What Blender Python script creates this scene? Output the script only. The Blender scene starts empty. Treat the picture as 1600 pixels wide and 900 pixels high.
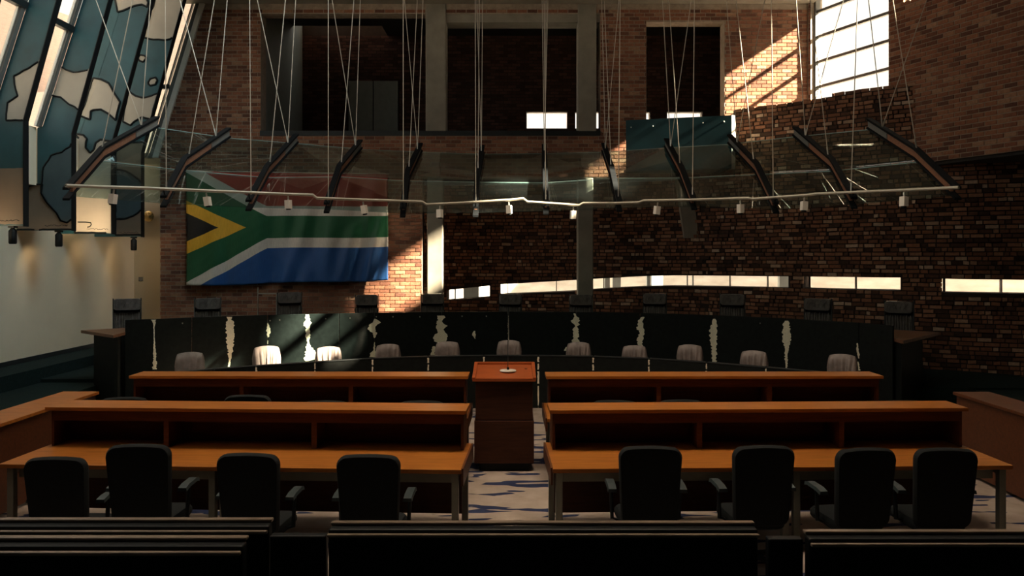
import bpy, bmesh, math, random
from mathutils import Vector, Matrix
random.seed(7)
S = bpy.context.scene
COL = S.collection
# ------------------------------------------------------------------ camera
H, F, CX, HY = 2.6, 1200.0, 800.0, 400.0        # eye height, focal length in px, principal column, horizon row
cam_d = bpy.data.cameras.new('camera'); cam = bpy.data.objects.new('camera', cam_d); COL.objects.link(cam)
cam.location = (0, 0, H); cam.rotation_euler = (math.pi/2, 0, 0)
cam_d.sensor_width = 36; cam_d.lens = F/1600*36; cam_d.shift_y = -(450-HY)/1600
cam_d.clip_start = .05; cam_d.clip_end = 200
S.camera = cam
def at(px, py, Y): return Vector(((px-CX)*Y/F, Y, H-(py-HY)*Y/F))      # photograph point at depth Y
def atz(px, py, z):                                                     # photograph point on the level z
    Y = (H-z)*F/(py-HY); return Vector(((px-CX)*Y/F, Y, z))
# ------------------------------------------------------------------ view, sky, sun, lamps
S.view_settings.view_transform = 'Standard'; S.view_settings.look = 'None'
S.view_settings.gamma = 1; S.view_settings.exposure = 0.0; S.view_settings.use_curve_mapping = False
W = bpy.data.worlds.new('sky'); S.world = W; W.use_nodes = True
bg = W.node_tree.nodes['Background']; bg.inputs[0].default_value = (1.0, .93, .84, 1); bg.inputs[1].default_value = 1.4
def light(name, kind, loc, energy, color, direction=None, **kw):
    d = bpy.data.lights.new(name, kind); d.energy = energy; d.color = color
    for k, v in kw.items(): setattr(d, k, v)
    o = bpy.data.objects.new(name, d); COL.objects.link(o); o.location = loc
    if direction is not None: o.rotation_euler = Vector(direction).to_track_quat('-Z', 'Y').to_euler()
    return o
SUN = Vector((-1, .25, -.6)).normalized()
light('sun', 'SUN', (14, 12, 14), 135.0, (1, .85, .64), SUN, angle=math.radians(1.6))
# fill lights added out of view (their frames are built with the ceiling)
light('fill_light_desks', 'AREA', (0, 7.3, 10.9), 300, (1, .80, .60), (0, 0, -1), shape='RECTANGLE', size=5.5, size_y=2.0, spread=math.radians(108))
light('fill_light_left', 'AREA', (-3.6, 11.5, 10.9), 160, (.78, .95, 1.0), (-.85, .30, -.8), shape='RECTANGLE', size=2.5, size_y=7, spread=math.radians(82))
# ------------------------------------------------------------------ mesh helpers
class MB:
    def __init__(s): s.v = []; s.f = []; s.t = []; s.m = []
    def face(s, idx, tint=.5, m=0): s.f.append(idx); s.t.append(tint); s.m.append(m)
    def add(s, vs, fs, tint=.5, m=0):
        b = len(s.v); s.v += [tuple(p) for p in vs]
        for f in fs: s.face([b+i for i in f], tint, m)
        return s
    def hexa(s, p, tint=.5, m=0, skip=()):      # 8 points: bottom 4 ccw, top 4
        fs = [(3,2,1,0), (4,5,6,7), (0,1,5,4), (1,2,6,5), (2,3,7,6), (3,0,4,7)]
        return s.add(p, [f for i, f in enumerate(fs) if i not in skip], tint, m)
    def box(s, x0, x1, y0, y1, z0, z1, tint=.5, m=0):
        return s.hexa([(x0,y0,z0),(x1,y0,z0),(x1,y1,z0),(x0,y1,z0),(x0,y0,z1),(x1,y0,z1),(x1,y1,z1),(x0,y1,z1)], tint, m)
    def prism(s, poly, z0, z1, m=0):            # plan polygon (ccw) between two levels
        n = len(poly)
        return s.add([(x,y,z0) for x,y in poly]+[(x,y,z1) for x,y in poly],
            [tuple(range(n))[::-1], tuple(range(n,2*n))]+[(i,(i+1)%n,n+(i+1)%n,n+i) for i in range(n)], .5, m)
    def tube(s, pts, r, n=6, cap=True, m=0):
        pts = [Vector(p) for p in pts]; b = len(s.v); k = len(pts)
        rr = r if isinstance(r, (list, tuple)) else [r]*k
        for i, p in enumerate(pts):
            d = (pts[min(i+1,k-1)]-pts[max(i-1,0)]).normalized()
            up = Vector((0,0,1)) if abs(d.z) < .95 else Vector((0,1,0))
            a = d.cross(up).normalized(); c = d.cross(a)
            for j in range(n):
                t = 2*math.pi*(j+.5)/n; s.v.append(tuple(p+a*(rr[i]*math.cos(t))+c*(rr[i]*math.sin(t))))
        for i in range(k-1):
            for j in range(n): s.face([b+i*n+j, b+i*n+(j+1)%n, b+(i+1)*n+(j+1)%n, b+(i+1)*n+j], .5, m)
        if cap: s.face([b+j for j in range(n)][::-1], .5, m); s.face([b+(k-1)*n+j for j in range(n)], .5, m)
        return s
    def lathe(s, prof, n=16, o=(0,0,0), m=0):   # profile (r,z) about the vertical through o
        b = len(s.v)
        for r, z in prof:
            for j in range(n):
                t = 2*math.pi*j/n; s.v.append((o[0]+r*math.cos(t), o[1]+r*math.sin(t), o[2]+z))
        for i in range(len(prof)-1):
            for j in range(n): s.face([b+i*n+j, b+i*n+(j+1)%n, b+(i+1)*n+(j+1)%n, b+(i+1)*n+j], .5, m)
        s.face([b+j for j in range(n)][::-1], .5, m); s.face([b+(len(prof)-1)*n+j for j in range(n)], .5, m)
        return s
    def loops(s, rings, m=0):                   # closed rings of equal length, capped
        b = len(s.v); n = len(rings[0])
        for r in rings: s.v += [tuple(p) for p in r]
        for i in range(len(rings)-1):
            for j in range(n): s.face([b+i*n+j, b+i*n+(j+1)%n, b+(i+1)*n+(j+1)%n, b+(i+1)*n+j], .5, m)
        s.face([b+j for j in range(n)][::-1], .5, m); s.face([b+(len(rings)-1)*n+j for j in range(n)], .5, m)
        return s
    def mesh(s, name, mats, smooth=None):
        me = bpy.data.meshes.new(name); me.from_pydata(s.v, [], s.f); me.update()
        if not isinstance(mats, (list, tuple)): mats = [mats]
        for mm in mats: me.materials.append(mm)
        me.polygons.foreach_set('material_index', s.m)
        at_ = me.attributes.new('tint', 'FLOAT', 'FACE'); at_.data.foreach_set('value', s.t)
        bm = bmesh.new(); bm.from_mesh(me); bmesh.ops.recalc_face_normals(bm, faces=bm.faces); bm.to_mesh(me); bm.free()
        if smooth:
            me.polygons.foreach_set('use_smooth', [True]*len(me.polygons))
            me.set_sharp_from_angle(angle=math.radians(smooth))
        return me
    def build(s, name, mats, parent=None, smooth=None, loc=None, rz=0.0):
        o = bpy.data.objects.new(name, s.mesh(name, mats, smooth)); COL.objects.link(o)
        if parent is not None: o.parent = parent
        if loc is not None: o.location = loc
        if rz: o.rotation_euler.z = rz
        return o
def tag(o, label=None, cat=None, group=None, kind=None):
    if label: o['label'] = label
    if cat: o['category'] = cat
    if group: o['group'] = group
    if kind: o['kind'] = kind
    return o
def empty(name, loc=(0,0,0), rz=0.0, **kw):
    o = bpy.data.objects.new(name, None); COL.objects.link(o); o.location = loc; o.rotation_euler.z = rz
    o.empty_display_size = .1
    return tag(o, **kw)
KIDS = {}
def copy_tree(o, parent=None):
    c = o.copy(); COL.objects.link(c)
    if parent is not None: c.parent = parent
    for ch in [x for x in COL.objects if x.parent == o]: copy_tree(ch, c)
    return c
def structure(o, label, cat): return tag(o, label, cat, None, 'structure')
def bevel(o, w=.006, seg=2):
    m = o.modifiers.new('edge', 'BEVEL'); m.width = w; m.segments = seg; m.limit_method = 'ANGLE'; m.angle_limit = math.radians(40)
    return o
# ------------------------------------------------------------------ materials
class E:                                       # small node-expression helper
    nt = None
    def __init__(s, sock): s.s = sock
    @staticmethod
    def op(kind, *a):
        n = E.nt.nodes.new('ShaderNodeMath'); n.operation = kind
        for i, x in enumerate(a):
            if isinstance(x, E): E.nt.links.new(x.s, n.inputs[i])
            else: n.inputs[i].default_value = x
        return E(n.outputs[0])
    def __add__(s, o): return E.op('ADD', s, o)
    def __radd__(s, o): return E.op('ADD', o, s)
    def __sub__(s, o): return E.op('SUBTRACT', s, o)
    def __rsub__(s, o): return E.op('SUBTRACT', o, s)
    def __mul__(s, o): return E.op('MULTIPLY', s, o)
    def __rmul__(s, o): return E.op('MULTIPLY', o, s)
    def lt(s, o): return E.op('LESS_THAN', s, o)
    def gt(s, o): return E.op('GREATER_THAN', s, o)
    def abs(s): return E.op('ABSOLUTE', s)
    def max(s, o): return E.op('MAXIMUM', s, o)
def newmat(name):
    m = bpy.data.materials.new(name); m.use_nodes = True; E.nt = m.node_tree
    return m, m.node_tree, m.node_tree.nodes['Principled BSDF']
def noise(nt, scale, detail=3, vec=None, rough=.55, dist=0.0, coord='Object', stretch=None):
    n = nt.nodes.new('ShaderNodeTexNoise'); n.inputs['Scale'].default_value = scale
    n.inputs['Detail'].default_value = detail; n.inputs['Roughness'].default_value = rough; n.inputs['Distortion'].default_value = dist
    tc = nt.nodes.new('ShaderNodeTexCoord'); src = tc.outputs[coord]
    if coord == 'World':
        pass
    if stretch:
        mp = nt.nodes.new('ShaderNodeMapping'); mp.inputs['Scale'].default_value = stretch
        nt.links.new(src, mp.inputs[0]); src = mp.outputs[0]
    nt.links.new(src, n.inputs['Vector'])
    return n
def ramp(nt, fac, stops):
    r = nt.nodes.new('ShaderNodeValToRGB'); cr = r.color_ramp
    while len(cr.elements) < len(stops): cr.elements.new(.5)
    for e, (p, c) in zip(cr.elements, stops): e.position = p; e.color = (*c, 1)
    nt.links.new(fac, r.inputs[0]); return r.outputs[0]
def mixc(nt, fac, a, b):
    n = nt.nodes.new('ShaderNodeMix'); n.data_type = 'RGBA'
    for sock, x in ((n.inputs['Factor'], fac), (n.inputs['A'] if False else n.inputs[6], a), (n.inputs[7], b)):
        if isinstance(x, E): nt.links.new(x.s, sock)
        elif hasattr(x, 'links'): nt.links.new(x, sock)
        elif isinstance(x, (int, float)): sock.default_value = x
        else: sock.default_value = (*x, 1)
    return n.outputs[2]
def bump(nt, bs, h, strength=.3, dist=.01):
    b = nt.nodes.new('ShaderNodeBump'); b.inputs['Strength'].default_value = strength; b.inputs['Distance'].default_value = dist
    nt.links.new(h, b.inputs['Height']); nt.links.new(b.outputs[0], bs.inputs['Normal'])
def plain(name, c, rough=.6, var=.12, scale=6, metal=0.0, bmp=0.0, spec=.5, stretch=None, coord='Object', sheen=0):
    m, nt, b = newmat(name)
    n = noise(nt, scale, 4, stretch=stretch, coord=coord)
    lo = tuple(x*(1-var) for x in c); hi = tuple(min(1, x*(1+var)) for x in c)
    nt.links.new(ramp(nt, n.outputs[0], [(.3, lo), (.7, hi)]), b.inputs['Base Color'])
    b.inputs['Roughness'].default_value = rough; b.inputs['Metallic'].default_value = metal
    b.inputs['Specular IOR Level'].default_value = spec
    if bmp: bump(nt, b, n.outputs[0], bmp)
    return m
def wood(name, dark, lite, rough=.35, along=(1.2, 14, 14), spec=.4):
    m, nt, b = newmat(name)
    n = noise(nt, 2.2, 6, stretch=along, dist=.6)
    n2 = noise(nt, 9, 5, stretch=(along[0]*.6, along[1]*2, along[2]*2))
    f = E(n.outputs[0])*.65+E(n2.outputs[0])*.35
    nt.links.new(ramp(nt, f.s, [(.33, dark), (.66, lite)]), b.inputs['Base Color'])
    b.inputs['Roughness'].default_value = rough
    b.inputs['Specular IOR Level'].default_value = spec; bump(nt, b, f.s, .06, .004)
    return m
def brickmat(name, stops, rough=.9):
    m, nt, b = newmat(name)
    a = nt.nodes.new('ShaderNodeAttribute'); a.attribute_name = 'tint'
    g = nt.nodes.new('ShaderNodeNewGeometry')
    n = nt.nodes.new('ShaderNodeTexNoise'); n.inputs['Scale'].default_value = 22; n.inputs['Detail'].default_value = 4
    nt.links.new(g.outputs['Position'], n.inputs['Vector'])
    base = ramp(nt, a.outputs['Fac'], stops)
    k = E(n.outputs[0])*.9+.55
    mx = nt.nodes.new('ShaderNodeMix'); mx.data_type = 'RGBA'; mx.blend_type = 'MULTIPLY'; mx.inputs[0].default_value = 1
    nt.links.new(base, mx.inputs[6]); nt.links.new(k.s, mx.inputs[7]); nt.links.new(mx.outputs[2], b.inputs['Base Color'])
    b.inputs['Roughness'].default_value = rough; b.inputs['Specular IOR Level'].default_value = .25
    bump(nt, b, n.outputs[0], .5, .006)
    return m
def glass(name, tint=(1,1,1), refl=1.0, ior=1.5, haze=0.0):
    m = bpy.data.materials.new(name); m.use_nodes = True; nt = m.node_tree; nt.nodes.clear()
    out = nt.nodes.new('ShaderNodeOutputMaterial'); t = nt.nodes.new('ShaderNodeBsdfTransparent'); t.inputs[0].default_value = (*tint, 1)
    g = nt.nodes.new('ShaderNodeBsdfGlossy'); g.inputs['Roughness'].default_value = .01
    fr = nt.nodes.new('ShaderNodeLayerWeight'); fr.inputs[0].default_value = .5
    E.nt = nt; r0 = ((ior-1)/(ior+1))**2
    k = (E.op('POWER', E(fr.outputs['Facing']), 5.0)*(1-r0)+r0)*refl
    mx = nt.nodes.new('ShaderNodeMixShader'); nt.links.new(k.s, mx.inputs[0])
    nt.links.new(t.outputs[0], mx.inputs[1]); nt.links.new(g.outputs[0], mx.inputs[2]); last = mx.outputs[0]
    if haze:
        df = nt.nodes.new('ShaderNodeBsdfDiffuse'); df.inputs[0].default_value = (.5, .56, .54, 1)  # pale diffuse share stands in for the hazy reflection
        m2 = nt.nodes.new('ShaderNodeMixShader'); m2.inputs[0].default_value = haze
        nt.links.new(last, m2.inputs[1]); nt.links.new(df.outputs[0], m2.inputs[2]); last = m2.outputs[0]
    nt.links.new(last, out.inputs[0])
    return m
M = {}
M['brick'] = brickmat('clay_brick', [(0, (.11,.048,.032)), (.2, (.165,.068,.041)), (.45, (.245,.10,.057)), (.8, (.30,.135,.077)), (1, (.35,.20,.125))])
M['rough'] = brickmat('salvaged_brick', [(0, (.045,.025,.017)), (.3, (.145,.068,.040)), (.62, (.25,.112,.062)), (.88, (.31,.165,.10)), (1, (.50,.37,.27))])
M['mortar'] = plain('mortar', (.32,.25,.19), .95, .2, 9)
M['dark_mortar'] = plain('earth_joint', (.03,.018,.012), .95, .2, 9)
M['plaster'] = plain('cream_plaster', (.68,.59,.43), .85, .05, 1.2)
M['plaster2'] = plain('shaded_plaster', (.40,.34,.24), .85, .05, 1.2)  # darker copy of the cream plaster, shade put into its colour
M['concrete'] = plain('concrete', (.25,.225,.18), .85, .14, 3, bmp=.08)
M['dark_trim'] = plain('black_trim', (.012,.016,.017), .5, .2)
M['ceiling'] = plain('ceiling_board', (.10,.085,.065), .9, .1, 1)
M['green_carpet'] = plain('dark_green_carpet', (.015,.026,.025), .95, .25, 30, spec=.1)
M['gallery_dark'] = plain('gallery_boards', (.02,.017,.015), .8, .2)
M['teal'] = plain('teal_paint', (.013,.068,.083), .45, .3, 1.6)
M['slate'] = plain('slate_blue', (.055,.085,.095), .5, .2, 1.6)
M['cream'] = plain('cream_inlay', (.40,.35,.28), .55, .10, 1.6)
M['brown'] = plain('brown_inlay_and_lit_foot', (.20,.145,.10), .55, .12, 1.6)
M['black'] = plain('black_lacquer', (.007,.009,.010), .5, .2, spec=.2)
M['white_frame'] = plain('white_frame', (.72,.68,.60), .5, .06)
M['grey_frame'] = plain('grey_frame', (.12,.12,.11), .5, .1)
M['steel'] = plain('brushed_steel', (.50,.49,.44), .38, .06, 5, metal=.85)
M['rail'] = plain('satin_aluminium', (.42,.40,.33), .45, .08, metal=.5)
M['bracket_black'] = plain('black_steel', (.006,.007,.008), .6, .2, spec=.06)
M['glass_edge'] = plain('glass_edge', (.30,.42,.40), .3, .1)
M['wire'] = plain('wire_rope', (.50,.45,.37), .45, .08, metal=.3)
M['desk_wood'] = wood('orange_hardwood', (.235,.070,.011), (.46,.165,.028), .34)
M['hutch_wood'] = wood('red_brown_hardwood', (.065,.020,.008), (.125,.040,.014), .42)
M['dark_wood'] = wood('dark_hardwood', (.036,.012,.006), (.07,.023,.010), .55, spec=.2)
M['bracket_wood'] = wood('bracket_hardwood', (.13,.055,.03), (.24,.11,.06), .5)
M['leg_steel'] = plain('olive_grey_steel', (.20,.20,.16), .45, .1, metal=.3)
M['fabric'] = plain('black_fabric', (.0035,.0055,.006), .85, .25, 40, bmp=.1, spec=.3)
M['plastic'] = plain('grey_plastic', (.03,.042,.044), .4, .1)
M['leather'] = plain('brown_black_leather', (.115,.10,.092), .3, .35, 10, bmp=.15)
M['satin'] = plain('taupe_satin', (.22,.175,.155), .42, .25, 9)
M['hide'] = plain('dark_cowhide', (.0072,.0088,.0078), .6, .35, 14, bmp=.1, spec=.18)
M['bare'] = plain('white_cowhide', (.86,.75,.57), .7, .12, 60)
M['white_plastic'] = plain('white_plastic', (.72,.68,.60), .4, .04)
M['brass'] = plain('brass', (.75,.52,.22), .25, .1, metal=.9)
M['panel_teal'] = plain('petrol_panel', (.012,.062,.075), .5, .2, 2)
M['bench'] = plain('black_bench_leather', (.003,.0042,.0048), .5, .2, 12, spec=.2)
M['bench_rail_glint'] = plain('bench_rail_glint', (.17,.125,.09), .3, .35, 3, stretch=(1,6,6))
M['door'] = plain('grey_door', (.20,.215,.19), .6, .08)
M['pale_out'] = plain('pale_render', (.90,.85,.79), .9, .22, 1.3, stretch=(1,1,3))
M['brick_out'] = plain('pale_facing_brick', (.66,.54,.47), .9, .12, 3, stretch=(1,1,14))
M['blue_out'] = plain('blue_grey_post', (.30,.36,.38), .8, .1)
M['ground_out'] = plain('paving', (.30,.28,.25), .9, .1, 1)
M['glass'] = glass('window_glass', (.97,.97,.95), .6)
M['canopy_glass'] = glass('canopy_glass', (.78,.90,.90), 2.5, 1.6, .003)
# carpet: cream with dark blue brush marks lying across the room
def carpet():
    m, nt, b = newmat('cream_carpet_with_blue_marks')
    n = noise(nt, 1.0, 2.2, stretch=(1.25, 4.4, 1), dist=.35, rough=.5)
    n2 = noise(nt, 1.0, 1.5, stretch=(2.3, 9.0, 1), dist=.2)
    f = E(n.outputs[0])*.72+E(n2.outputs[0])*.28
    mask = ramp(nt, f.s, [(.553, (0,0,0)), (.563, (1,1,1))])
    fl = noise(nt, 3.5, 6)
    cream = ramp(nt, fl.outputs[0], [(.3, (.30,.24,.195)), (.7, (.42,.345,.285))])
    blue = ramp(nt, fl.outputs[0], [(.3, (.016,.022,.055)), (.7, (.035,.045,.095))])
    nt.links.new(mixc(nt, E(mask), cream, blue), b.inputs['Base Color'])
    b.inputs['Roughness'].default_value = .97; b.inputs['Specular IOR Level'].default_value = .1
    g = noise(nt, 220, 2); bump(nt, b, g.outputs[0], .3, .004)
    return m
M['carpet'] = carpet()
def flagmat():
    m, nt, b = newmat('printed_flag_cloth')
    uv = nt.nodes.new('ShaderNodeUVMap'); sp = nt.nodes.new('ShaderNodeSeparateXYZ'); nt.links.new(uv.outputs[0], sp.inputs[0])
    u, v = E(sp.outputs[0]), E(sp.outputs[1])           # v runs down from the top hem
    d = (v-.495).abs(); k = 1/.40
    green = d.lt((.485-.385*k*u).max(.10))
    white = d.lt((.575-.385*k*u).max(.19))
    yel = d.lt(.235-.235/.30*u); blk = d.lt(.125-.125/.165*u)
    c = mixc(nt, v.lt(.495), (.018,.085,.27), (.46,.045,.025))
    c = mixc(nt, white, c, (.66,.60,.52)); c = mixc(nt, green, c, (.012,.105,.042))
    c = mixc(nt, yel, c, (.78,.42,.035)); c = mixc(nt, blk, c, (.008,.010,.012))
    n = noise(nt, 30, 3, stretch=(5,1,.25))
    mx = nt.nodes.new('ShaderNodeMix'); mx.data_type = 'RGBA'; mx.blend_type = 'MULTIPLY'; mx.inputs[0].default_value = 1
    nt.links.new(c, mx.inputs[6]); kk = E(n.outputs[0])*.7+.65; nt.links.new(kk.s, mx.inputs[7])
    nt.links.new(mx.outputs[2], b.inputs['Base Color'])
    b.inputs['Roughness'].default_value = .48; b.inputs['Specular IOR Level'].default_value = .45
    return m
M['flag'] = flagmat()
# ------------------------------------------------------------------ brick walls
def lay_bricks(parent, frame, spans, z0, z1, mat, pick=None, n_single=300, course=.085, length=.232, joint=.012,
               irregular=False, proud=.010, seed=1):
    """frame(u,z)->(point on wall face, tangent, normal into the room); spans(z)->list of (u0,u1) that are solid at z."""
    rnd = random.Random(seed); items = []
    k = 0; z = z0
    while z + course*.6 < z1:
        zc = z+course/2
        for (u0, u1) in spans(zc):
            off = (k % 2)*length/2
            u = math.floor((u0-off)/length)*length+off if not irregular else u0-rnd.random()*.12
            while u < u1-.01:
                L = length if not irregular else rnd.choice((.10,.10,.12,.16,.2,.22,.24,.24))*rnd.uniform(.85,1.1)
                if not irregular and rnd.random() < .0: L = length/2
                a, b_ = max(u, u0), min(u+L, u1)
                if b_-a > .035:
                    items.append((a+joint/2, b_-joint/2, z+joint/2, z+course-joint/2, rnd.random(), rnd.random(), L))
                u += L
        z += course; k += 1
    sel = set()
    if pick:
        c = []
        for i, it in enumerate(items):
            p, t, n = frame((it[0]+it[1])/2, (it[2]+it[3])/2)
            px, py = CX+p.x/p.y*F, HY-(p.z-H)/p.y*F
            full = it[1]-it[0] > (length-joint)*.97 if not irregular else it[1]-it[0] > .15
            if full and pick(px, py): c.append((p.y+rnd.random()*2.0, i))
        c.sort(); sel = {i for _, i in c[:n_single]}
    def dims(it):
        pr = proud*(.6+.6*it[5]) if not irregular else proud*(it[5]**1.5)*1.6+.004
        return pr
    shared = {}
    mb = MB()
    for i, (a, b_, c0, c1, r1, r2, L) in enumerate(items):
        it = items[i]; pr = dims(it); w, h = b_-a, c1-c0
        p, t, n = frame((a+b_)/2, (c0+c1)/2)
        jit = (rnd.uniform(-.006,.006), rnd.uniform(-.006,.006)) if irregular else (0, 0)
        ch = .006 if irregular else .003
        def verts(w, h, pr):
            return [(-w/2,-.02,-h/2),(w/2,-.02,-h/2),(w/2,-.02,h/2),(-w/2,-.02,h/2),
                    (-w/2+ch,pr,-h/2+ch),(w/2-ch,pr,-h/2+ch),(w/2-ch,pr,h/2-ch),(-w/2+ch,pr,h/2-ch)]
        fs = [(4,5,6,7),(0,1,5,4),(1,2,6,5),(2,3,7,6),(3,0,4,7)]
        if i in sel:
            key = (int(r1*8), int(pr*400), round(w, 2))
            if key not in shared:
                q = MB(); q.add(verts(w, h, pr), fs, r1); shared[key] = q.mesh('brick', mat)
            o = bpy.data.objects.new('brick', shared[key]); COL.objects.link(o); o.parent = parent
            # local x along the wall (seen from the room), local y into the room
            o.matrix_local = Matrix(((t.x, n.x, 0, p.x), (t.y, n.y, 0, p.y), (0, 0, 1, p.z), (0, 0, 0, 1)))
        else:
            vs = []
            for j, (x, y, zz) in enumerate(verts(w, h, pr)):
                if j > 3: zz += jit[0]*(1 if j in (5,6) else -1); y += jit[1]*(1 if j in (5,6) else -1)
                q = p+t*x+n*y; vs.append((q.x, q.y, q.z+zz))
            mb.add(vs, fs, r1)
    o = mb.build('bricks', mat, parent); o['kind'] = 'stuff'
    return o
def minus(u0, u1, holes):
    out = [(u0, u1)]
    for a, b in holes:
        nx = []
        for p, q in out:
            if b <= p or a >= q: nx.append((p, q)); continue
            if a > p: nx.append((p, a))
            if b < q: nx.append((b, q))
        out = nx
    return out
# ---- the carpeted floor and the raised floors
o = MB().box(-9.4, 12.6, -3, 19.5, -.12, 0).build('floor', M['carpet']); structure(o, 'cream carpet floor with dark blue brush marks', 'floor')
# ---- back wall (flag wall): plane Y = YB, brick, openings to the gallery above and the ambulatory below
YB = 17.5
BX0, BX1, BTOP = -8.02, 6.74, 8.26
LOW = (-2.04, BX1+1, -1, 4.38); UP1 = (-5.72, 2.01, 5.44, 8.12); UP2 = (3.06, 4.84, 5.44, 7.93)
wb = MB()
T = .36
def wbox(x0, x1, z0, z1): wb.box(x0, x1, YB, YB+T, z0, z1)
wbox(BX0, LOW[0], 0, 4.38); wbox(BX0, BX1, 4.38, 4.83); wbox(-7.5, BX1, 4.83, 5.44); wbox(-6.2, UP1[0], 5.44, 8.12)
XR = lambda z: -8.06+.305*(z-4.83)
for za, zb, xr in ((4.83, 5.44, -7.5), (5.44, 8.12, -6.2), (8.12, 11, -5.5)): wb.hexa([(XR(za),YB,za),(xr,YB,za),(xr,YB+T,za),(XR(za),YB+T,za),(XR(zb),YB,zb),(xr,YB,zb),(xr,YB+T,zb),(XR(zb),YB+T,zb)])
wbox(UP1[1], UP2[0], 5.44, 8.12)
wbox(UP2[1], BX1, 5.44, 8.12); wbox(UP2[0], UP2[1], 7.93, 8.12); wbox(-5.5, BX1, 8.12, 11)
wall_back = wb.build('wall_back', M['mortar']); structure(wall_back, 'tall red brick back wall carrying the flag, with dark gallery openings', 'wall')
def fr_back(u, z): return Vector((u, YB, z)), Vector((1,0,0)), Vector((0,-1,0))
def sp_back(z):
    return minus(BX0 if z < 4.83 else XR(z), BX1, [(h[0], h[1]) for h in (LOW, UP1, UP2) if h[2] < z < h[3]])
def pick_back(px, py):
    flag = 288 < px < 609 and 268 < py < 447
    return 0 < py < 485 and not flag and not (px > 970 and py > 180) and px > 252 and not (px < 322 and py < 250-(px-248)*3.3)
lay_bricks(wall_back, fr_back, sp_back, .4, 8.26, M['brick'], pick_back, 300)
# soldier of concrete over the wall: edge beam with lit soffit, and lintels
o = MB().box(-9.3, BX1+.1, YB-.55, YB-.02, 8.34, 9.2).build('beam_back', M['concrete']); structure(o, 'concrete edge beam along the top of the brick back wall', 'beam')
o = MB().box(-1.6, 2.0, YB+.02, YB+.5, 7.93, 8.3).build('beam_gallery', M['concrete']); structure(o, 'concrete lintel between the two gallery columns', 'beam')
def column(name, px0, px1, z0, z1, y0, y1, label):
    x0, x1 = (px0-CX)*y0/F, (px1-CX)*y0/F
    o = MB().box(x0, x1, y0, y1, z0, z1).build(name, M['concrete']); bevel(o, .02); structure(o, label, 'column')
column('column', 665, 697, 5.44, 8.34, YB-.03, YB+.4, 'upper concrete column left of the gallery strip window')
column('column', 903, 932, 5.44, 8.34, YB-.03, YB+.4, 'upper concrete column beside the brick pier')
column('column', 667, 692, .4, 4.38, YB-.02, YB+.36, 'sunlit lower concrete column at the edge of the brick flag wall')
column('column', 903, 927, .4, 4.38, YB-.02, YB+.36, 'lower concrete column standing in front of the slit window')
# leaning strut under the gallery
a, b_ = at(1066, 262, 17.9), at(1079, 372, 17.9)
o = MB().hexa([(b_.x-.16,17.8,b_.z),(b_.x+.16,17.8,b_.z),(b_.x+.16,18.1,b_.z),(b_.x-.16,18.1,b_.z),(a.x-.19,17.8,4.6),(a.x+.19,17.8,4.6),(a.x+.19,18.1,4.6),(a.x-.19,18.1,4.6)]).build('strut', M['concrete'])
structure(o, 'short slanting concrete strut under the gallery floor', 'strut')
# ---- gallery behind the upper openings
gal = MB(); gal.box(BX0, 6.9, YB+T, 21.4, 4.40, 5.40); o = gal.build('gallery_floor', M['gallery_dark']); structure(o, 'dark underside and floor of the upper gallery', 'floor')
o = MB().box(UP1[0]-.02, 2.01, YB-.02, YB+T+.02, 5.34, 5.452).build('trim_gallery', M['dark_trim']); structure(o, 'dark sill along the gallery opening', 'trim')
YG = 21.0
STRIP = [(822,887),(898,1016),(1042,1098)]
gs = [((a-CX)*YG/F, (b-CX)*YG/F) for a, b in STRIP]; GZ0, GZ1 = 6.08, 6.55
DX0, DX1, DZ1 = (545-CX)*YG/F, (622-CX)*YG/F, 7.38
g = MB(); g.box(-6.2, 6.9, YG, YG+.3, 5.4, GZ0); g.box(-6.2, 6.9, YG, YG+.3, GZ1, 9)
for a, b in minus(-6.2, 6.9, gs): g.box(a, b, YG, YG+.3, GZ0, GZ1)
wall_gallery = g.build('wall_gallery', M['dark_mortar']); structure(wall_gallery, 'dim brick rear wall of the upper gallery', 'wall')
def sp_gal(z):
    h = gs if GZ0 < z < GZ1 else []
    if z < DZ1: h = list(h)+[(DX0-.03, DX1+.03)]
    return minus(-6.1, 6.8, h)
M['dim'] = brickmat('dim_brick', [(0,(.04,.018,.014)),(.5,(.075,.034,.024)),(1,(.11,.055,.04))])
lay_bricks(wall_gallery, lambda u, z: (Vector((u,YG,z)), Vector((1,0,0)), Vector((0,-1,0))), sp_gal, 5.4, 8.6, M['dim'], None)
o = MB().box(-6.2, UP1[0]-.01, YB+T, YG, 5.4, 9).build('wall_gallery_left', M['door']); structure(o, 'narrow brick side wall of the upper gallery', 'wall')
o = MB().box(6.74, 6.9, YB+T, YG, 5.4, 9).build('wall_gallery_right', M['gallery_dark']); structure(o, 'dark right end of the upper gallery', 'wall')
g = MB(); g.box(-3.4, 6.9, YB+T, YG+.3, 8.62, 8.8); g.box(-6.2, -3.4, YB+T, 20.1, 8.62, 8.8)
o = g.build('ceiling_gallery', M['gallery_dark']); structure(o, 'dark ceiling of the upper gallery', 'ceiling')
for i, (a, b) in enumerate(gs):
    w = empty(f'window_{i+1}'); structure(w, ['wide bright strip window low in the gallery rear wall, left of the column','strip window low in the gallery rear wall, behind column and brick pier','narrow strip window just above the petrol panel'][i], 'window')
    MB().box(a, b, YG+.10, YG+.11, GZ0, GZ1).build('pane', M['glass'], w)
    q = MB(); q.box(a, b, YG+.06, YG+.14, GZ0, GZ0+.02); q.box(a, b, YG+.06, YG+.14, GZ1-.02, GZ1); q.box(a, a+.02, YG+.06, YG+.14, GZ0+.02, GZ1-.02); q.box(b-.02, b, YG+.06, YG+.14, GZ0+.02, GZ1-.02)
    q.build('frame', M['grey_frame'], w)
d = empty('door_1'); structure(d, 'pair of pale grey cupboard doors in the gallery rear wall', 'door')
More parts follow.
